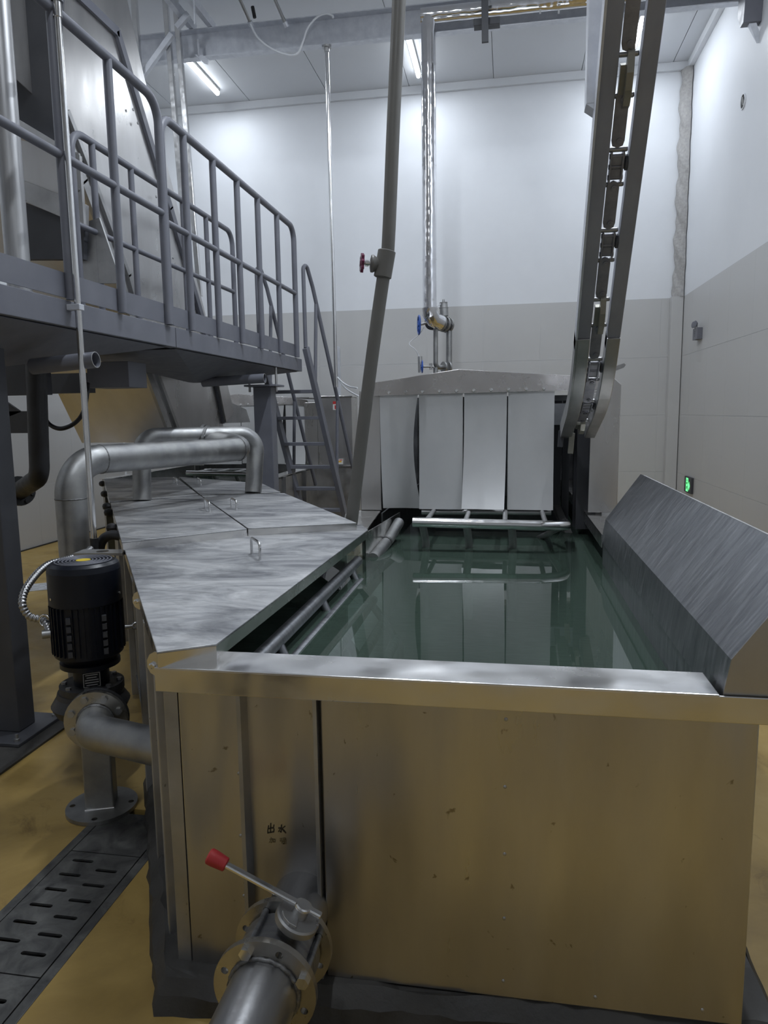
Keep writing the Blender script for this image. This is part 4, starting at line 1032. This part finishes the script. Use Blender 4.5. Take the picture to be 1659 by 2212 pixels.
# inlet pipe with flange and its stand
ip = thing('pump_inlet_pipe', (-1.70, 2.66, 0), 'flanged steel pipe from tank side to pump, carried by a square stand', 'pipe')
ifl = MB().holes(circle(.122, 32), [], .022, frame(FC, FN)).build('flange', 'flange', ip, .002)
x, y = perp(FN)
for j in range(8):
    aa = 2*PI*(j+.5)/8
    MB().lathe(FC+FN*.022+(x*math.cos(aa)+y*math.sin(aa))*.098, FN, [(0, .015), (.010, .015)], 6, False).build('bolt', 'steel_dull', ifl)
MB().tube(fillet([FC+FN*.02, FC+FN*.13+V((.02, 0, .005)), V((-1.20, 2.30, .455))], .11, 10), .068, 22).build('pipe', 'galv', ip)
MB().lathe(FC+FN*.02, FN, [(0, .068), (.006, .075), (.012, .069)], 24).build('weld_ring', 'weld', ip)
sc_ = PZ(215, 1738, .012)
tside2 = V((.93, .36, 0)).normalized()
MB().bar(V((sc_.x+.012, sc_.y, .018)), V((sc_.x+.012, sc_.y, .36)), .115, .10, tside2).build('stand_post', 'galv', ip, .006)
MB().holes(circle(.145, 36), [circle(.012, 12, .12*math.cos(a_), .12*math.sin(a_)) for a_ in (.3, 1.87, 3.44, 5.01)], .016, frame((sc_.x+.012, sc_.y, .002), (0, 0, 1), (1, 0, 0))).build('stand_plate', 'galv', ip, .002)
e0 = V((sc_.x+.012, sc_.y, .022))
for sgn in (-1, 1):
    nb = V((tside2.y, -tside2.x, 0))
    MB().tube([e0+nb*.052-tside2*.058, e0+nb*.052+tside2*.058], .007, 8).build('weld_seam', 'bright', ip)
    break
# flexible conduit
fp_ = [c2_+V((0, 0, -.05)), PX(188, 1192, XK+.02), PX(150, 1207, XK+.05), PX(100, 1222, -2.12), PX(62, 1262, -2.10), PX(48, 1300, -2.08), PX(62, 1330, -2.05), PX(95, 1342, -1.99), V((MX, MY, .73))-tside*(RM*1.02)]
hp_ = smooth_path(fp_, 10)
seg = []; acc = 0; 
L_ = [0]
for a, b in zip(hp_, hp_[1:]): L_.append(L_[-1]+(b-a).length)
fine = []; N_ = int(L_[-1]/.004)
for k in range(N_+1):
    s_ = L_[-1]*k/N_; j = max(0, min(len(L_)-2, next((i for i in range(len(L_)-1) if L_[i+1] >= s_), len(L_)-2)))
    fine.append(hp_[j].lerp(hp_[j+1], (s_-L_[j])/max(1e-6, L_[j+1]-L_[j])))
fh = thing('flexible_conduit', (MX-.2, MY, .8), 'ribbed flexible metal conduit looping from the shiny conduit to the pump motor', 'conduit')
MB().tube(fine, [.0175 if (k//2) % 2 else .0145 for k in range(len(fine))], 10).build('ribbed_hose', 'raw_pipe', fh)
MB().tube([fp_[-1]-tside*.03, fp_[-1]+tside*.01], .019, 12).build('gland', 'steel_dull', fh)
rp_ = PX(97, 1341, -1.97)
MB().tube([rp_+(V((1, 0, 0))*math.cos(2*PI*k/20)+V((0, 0, 1))*math.sin(2*PI*k/20)).normalized()*.026 for k in range(21)], .004, 6, caps=False).build('ring', 'bright', fh)

# small second motor parts behind: black hose arch and plate
ba = thing('black_hose_arch', PX(238, 1175, -2.1), 'black ribbed hose arch and flat bracket behind the pump motor', 'hose')
MB().tube(smooth_path([PY(216, 1215, 3.5), PY(216, 1182, 3.5), PY(224, 1164, 3.5), PY(240, 1156, 3.5), PY(262, 1158, 3.5)]), .026, 10).build('hose', 'rubber', ba)
MB().holes([(-.12, -.05), (.12, -.05), (.12, .05), (-.12, .05)], [circle(.03, 16)], .012, frame(PX(222, 1196, -1.93), (0, 0, 1), (1, .1, 0))).build('bracket', 'steel_dull', ba)

# ================================================================ DRAIN VALVE AT THE FRONT
AX, AZ = -.565, .285
dv_ = thing('drain_valve', (AX, 1.5, .05), 'butterfly drain valve with red lever grip and raw outlet pipe at the tank front', 'valve')
def bolt_circle(r, n, R): return [circle(r, 14, R*math.cos(2*PI*(k+.5)/n), R*math.sin(2*PI*(k+.5)/n)) for k in range(n)]
RF = .128
for y_, nm in ((1.500, 'outlet_flange'), (1.645, 'tank_flange')):
    MB().holes(circle(RF, 48), bolt_circle(.0095, 8, .106), .018, frame((AX, y_, AZ), (0, -1, 0), (1, 0, 0))).build(nm, 'flange', dv_, .0015)
MB().tube([V((AX, 1.485, AZ)), V((AX, .95, AZ))], .084, 36, inner=.94).build('outlet_pipe', 'raw_pipe', dv_)
MB().tube([V((AX, 1.645, AZ)), V((AX, YT+.05, AZ))], .084, 36).build('tank_spigot', 'raw_pipe', dv_)
wr_ = [V((AX+.0855*math.cos(2*PI*k/60), 1.478+.0015*math.sin(k*2.1), AZ+.0855*math.sin(2*PI*k/60))) for k in range(61)]
MB().tube(wr_, [.0055+.0015*(k % 2) for k in range(61)], 8, caps=False).build('weld_ring', 'weld', dv_)
MB().lathe((AX, 1.622, AZ), (0, -1, 0), [(0, .095), (.004, .102), (.10, .102), (.108, .095)], 36).build('valve_body', 'steel_dark', dv_)
sx_ = V((.42, 0, .907)).normalized(); lv = V((-.907, 0, .42)).normalized()
H0 = V((AX, 1.572, AZ))
MB().tube([H0, H0+sx_*.145], .018, 16).build('valve_neck', 'steel_dull', dv_)
for k in range(2):
    pos = H0+sx_*.148+V((0, 0, 0))
npt = MB().lathe(H0+sx_*.128, sx_, [(0, .052), (.004, .056), (.02, .056), (.024, .052)], 36).build('notch_plate', 'steel_dull', dv_)
for k in range(9):
    a_ = -.2+k*.22; dd = (V((0, 1, 0))*math.cos(a_)-lv*math.sin(a_))
    MB().bar(H0+sx_*.142+dd*.050, H0+sx_*.152+dd*.050, .008, .007, dd).build('notch_tooth', 'bright', npt)
MB().prism([H0+sx_*.152+(V((0, -1, 0))*math.cos(a_)+lv*math.sin(a_))*r for a_, r in ((-.1, .012), (-.1, .047), (.3, .049), (.7, .049), (1.1, .047), (1.1, .02))], sx_*.008).build('stop_plate', 'steel_dull', dv_, .001)
MB().tube([H0+sx_*.15, H0+sx_*.178], .02, 18).build('hub', 'steel_dull', dv_)
for y__, r in ((0, .022),):
    MB().lathe(H0+sx_*.178, sx_, [(0, .022), (.006, .022), (.008, .018)], 20).build('hub_cap', 'bright', dv_)
l0, l1 = H0+sx_*.18-lv*.05, H0+sx_*.18+lv*.225
lev = MB().bar(l0, l1, .010, .018, sx_).build('lever', 'bright', dv_, .003)
gp = MB().lathe(H0+sx_*.18+lv*.215, lv, [(0, .014), (.002, .017), (.035, .020), (.048, .020), (.052, .016)], 16).build('lever_grip', 'red', lev); gp['label'] = 'red rubber lever grip'
for a_ in (PI*.36, PI*.86-PI*.5+PI*.27):
    pass
for k in (1, 2):
    ang = 2*PI*(k+.5)/8
for ang in (math.radians(112.5), math.radians(22.5)):
    bx_, bz_ = AX+.106*math.cos(ang), AZ+.106*math.sin(ang)
    stud = MB().tube([V((bx_, 1.47, bz_)), V((bx_, 1.66, bz_))], .0085, 12).build('stud', 'steel_dark', dv_)
    MB().lathe((bx_, 1.482, bz_), (0, -1, 0), [(0, .016), (.013, .016)], 6, False).build('nut', 'bright', stud)
    MB().lathe((bx_, 1.645, bz_), (0, 1, 0), [(0, .016), (.013, .016)], 6, False).build('nut', 'bright', stud)

# ================================================================ DRAIN TRENCHES
tg = thing('drain_trench', (-1.5, 1.8, 0), 'long floor drain with slotted steel cover plates at the lower left', 'drain')
W_ = TX1-TX0
MB().box((TX0-.035, YF+.5, -.02), (TX0, TY1+.0, .002)).box((TX1, YF+.5, -.02), (TX1+.035, TY1+.0, .002)).build('edge_frame', 'drain', tg, .002)
MB().box((TX0-.03, YF+.5, -.135), (TX1+.03, TY1, -.13)).build('pit_floor', 'hole', tg)
for yb, ya, solid in ((2.60, 2.33, True), (2.325, 1.735, False), (1.73, 1.13, False), (1.125, .5, False)):
    hs_ = []
    if not solid:
        yy = yb-.05; j = 0
        while yy > ya+.05:
            hs_.append(slot(TX0+.085, yy, .085, .016)); 
            if yy-.045 > ya+.03: hs_.append(slot(TX1-.085, yy-.043, .085, .016))
            yy -= .083
    MB().holes([(TX0+.004, ya), (TX1-.004, ya), (TX1-.004, yb), (TX0+.004, yb)], hs_, .008, Matrix.Translation((0, 0, -.006))).build('cover_grate', 'drain', tg)
p = PZ(92, 1268, 0)
g2 = thing('far_drain_grate', (p.x, p.y, 0), 'pale far floor drain grate behind the flexible conduit', 'drain')
mat_ = frame((p.x, p.y, .001), (0, 0, 1), (.85, .52, 0))
MB().holes([(-.6, -.16), (.6, -.16), (.6, .16), (-.6, .16)], [slot(-.5+i*.11+(.05 if r % 2 else 0), -.1+r*.066, .07, .014) for r in range(4) for i in range(9)], .006, mat_).build('grate_plate', 'galv_light', g2)

# ================================================================ WALL FITTINGS
xw = XR-.004
p = PX(1490, 1047, xw)
ex = thing('exit_sign', p, 'small dark exit sign with glowing green running figure on the right wall', 'sign')
def wbox(c, u0, u1, z0, z1, t, nm, mat, par, base=0): return MB().box((xw-base-t, c.y+u0, c.z+z0), (xw-base, c.y+u1, c.z+z1)).build(nm, mat, par)
wbox(p, -.19, .17, -.10, .10, .028, 'panel', 'grey_dark', ex)
dsy = wbox(p, -.03, .075, -.085, .085, .002, 'door_symbol', 'exit', ex, .028)
for u0, u1, z0, z1 in ((.005, .04, .045, .065), (.0, .03, .0, .035), (.03, .06, .01, .025), (-.015, .01, -.05, -.01), (.02, .05, -.06, -.02)):
    wbox(p, u0, u1, z0, z1, .001, 'figure_symbol', 'grey_dark', dsy, .030)
MB().prism([V((xw-.03, p.y-.12, p.z-.01)), V((xw-.03, p.y-.075, p.z+.045)), V((xw-.03, p.y-.075, p.z+.02)), V((xw-.03, p.y-.035, p.z+.02)), V((xw-.03, p.y-.035, p.z-.04)), V((xw-.03, p.y-.075, p.z-.04)), V((xw-.03, p.y-.075, p.z-.065))], (.002, 0, 0)).build('arrow_symbol', 'exit', ex)
p = PX(1512, 720, xw)
em = thing('emergency_light', p, 'grey twin-lamp emergency light box on the right wall', 'light')
wbox(p, -.12, .10, -.075, .06, .06, 'body', 'grey', em)
for u in (-.05, .04):
    c = V((xw-.05, p.y+u, p.z+.105)); MB().lathe(c, (-1, -.3, .1), [(0, .02), (.02, .038), (.028, .04), (.03, .03)], 16).build('lamp_head', 'grey', em)
    MB().tube([c, c-V((0, 0, .06))], .008, 8).build('bracket', 'steel_dark', em)
for k in range(3): MB().lathe((xw-.06, p.y-.0, p.z-.03+k*.025), (-1, 0, 0), [(0, .006), (.002, .006)], 8).build('indicator', 'rubber', em)
p = PX(1608, 219, xw+.012)
wh = thing('wall_sleeve', p, 'small dark round pipe hole high on the right wall', 'hole')
MB().tube([V((XR+.002, p.y, p.z)), V((XR-.012, p.y, p.z))], .075, 20, inner=.86).build('ring', 'wall', wh)
MB().lathe((XR-.002, p.y, p.z), (-1, 0, 0), [(0, .062), (.003, .062)], 20).build('dark_core', 'hole', wh)
MB().tube([V((XR-.005, p.y-.02, p.z-.04)), V((XR-.02, p.y-.03, p.z+.03))], .014, 8).build('pipe_end', 'galv', wh)
p = PX(1640, 10, XR)
wk = thing('wall_bracket', p, 'dark pointed steel bracket holding the beam end on the right wall', 'bracket')
MB().prism([V((XR-.16, p.y-.12, p.z+.2)), V((XR-.16, p.y+.10, p.z+.2)), V((XR-.16, p.y+.10, p.z-.05)), V((XR-.16, p.y-.0, p.z-.19)), V((XR-.16, p.y-.10, p.z-.19)), V((XR-.16, p.y-.12, p.z-.05))], (.16, 0, 0)).build('plate', 'grey', wk, .004)
MB().prism([V((XR-.10, p.y-.02, p.z-.19)), V((XR-.10, p.y-.08, p.z-.19)), V((XR-.02, p.y-.05, p.z-.36))], (.06, 0, 0)).build('lug', 'galv_light', wk)
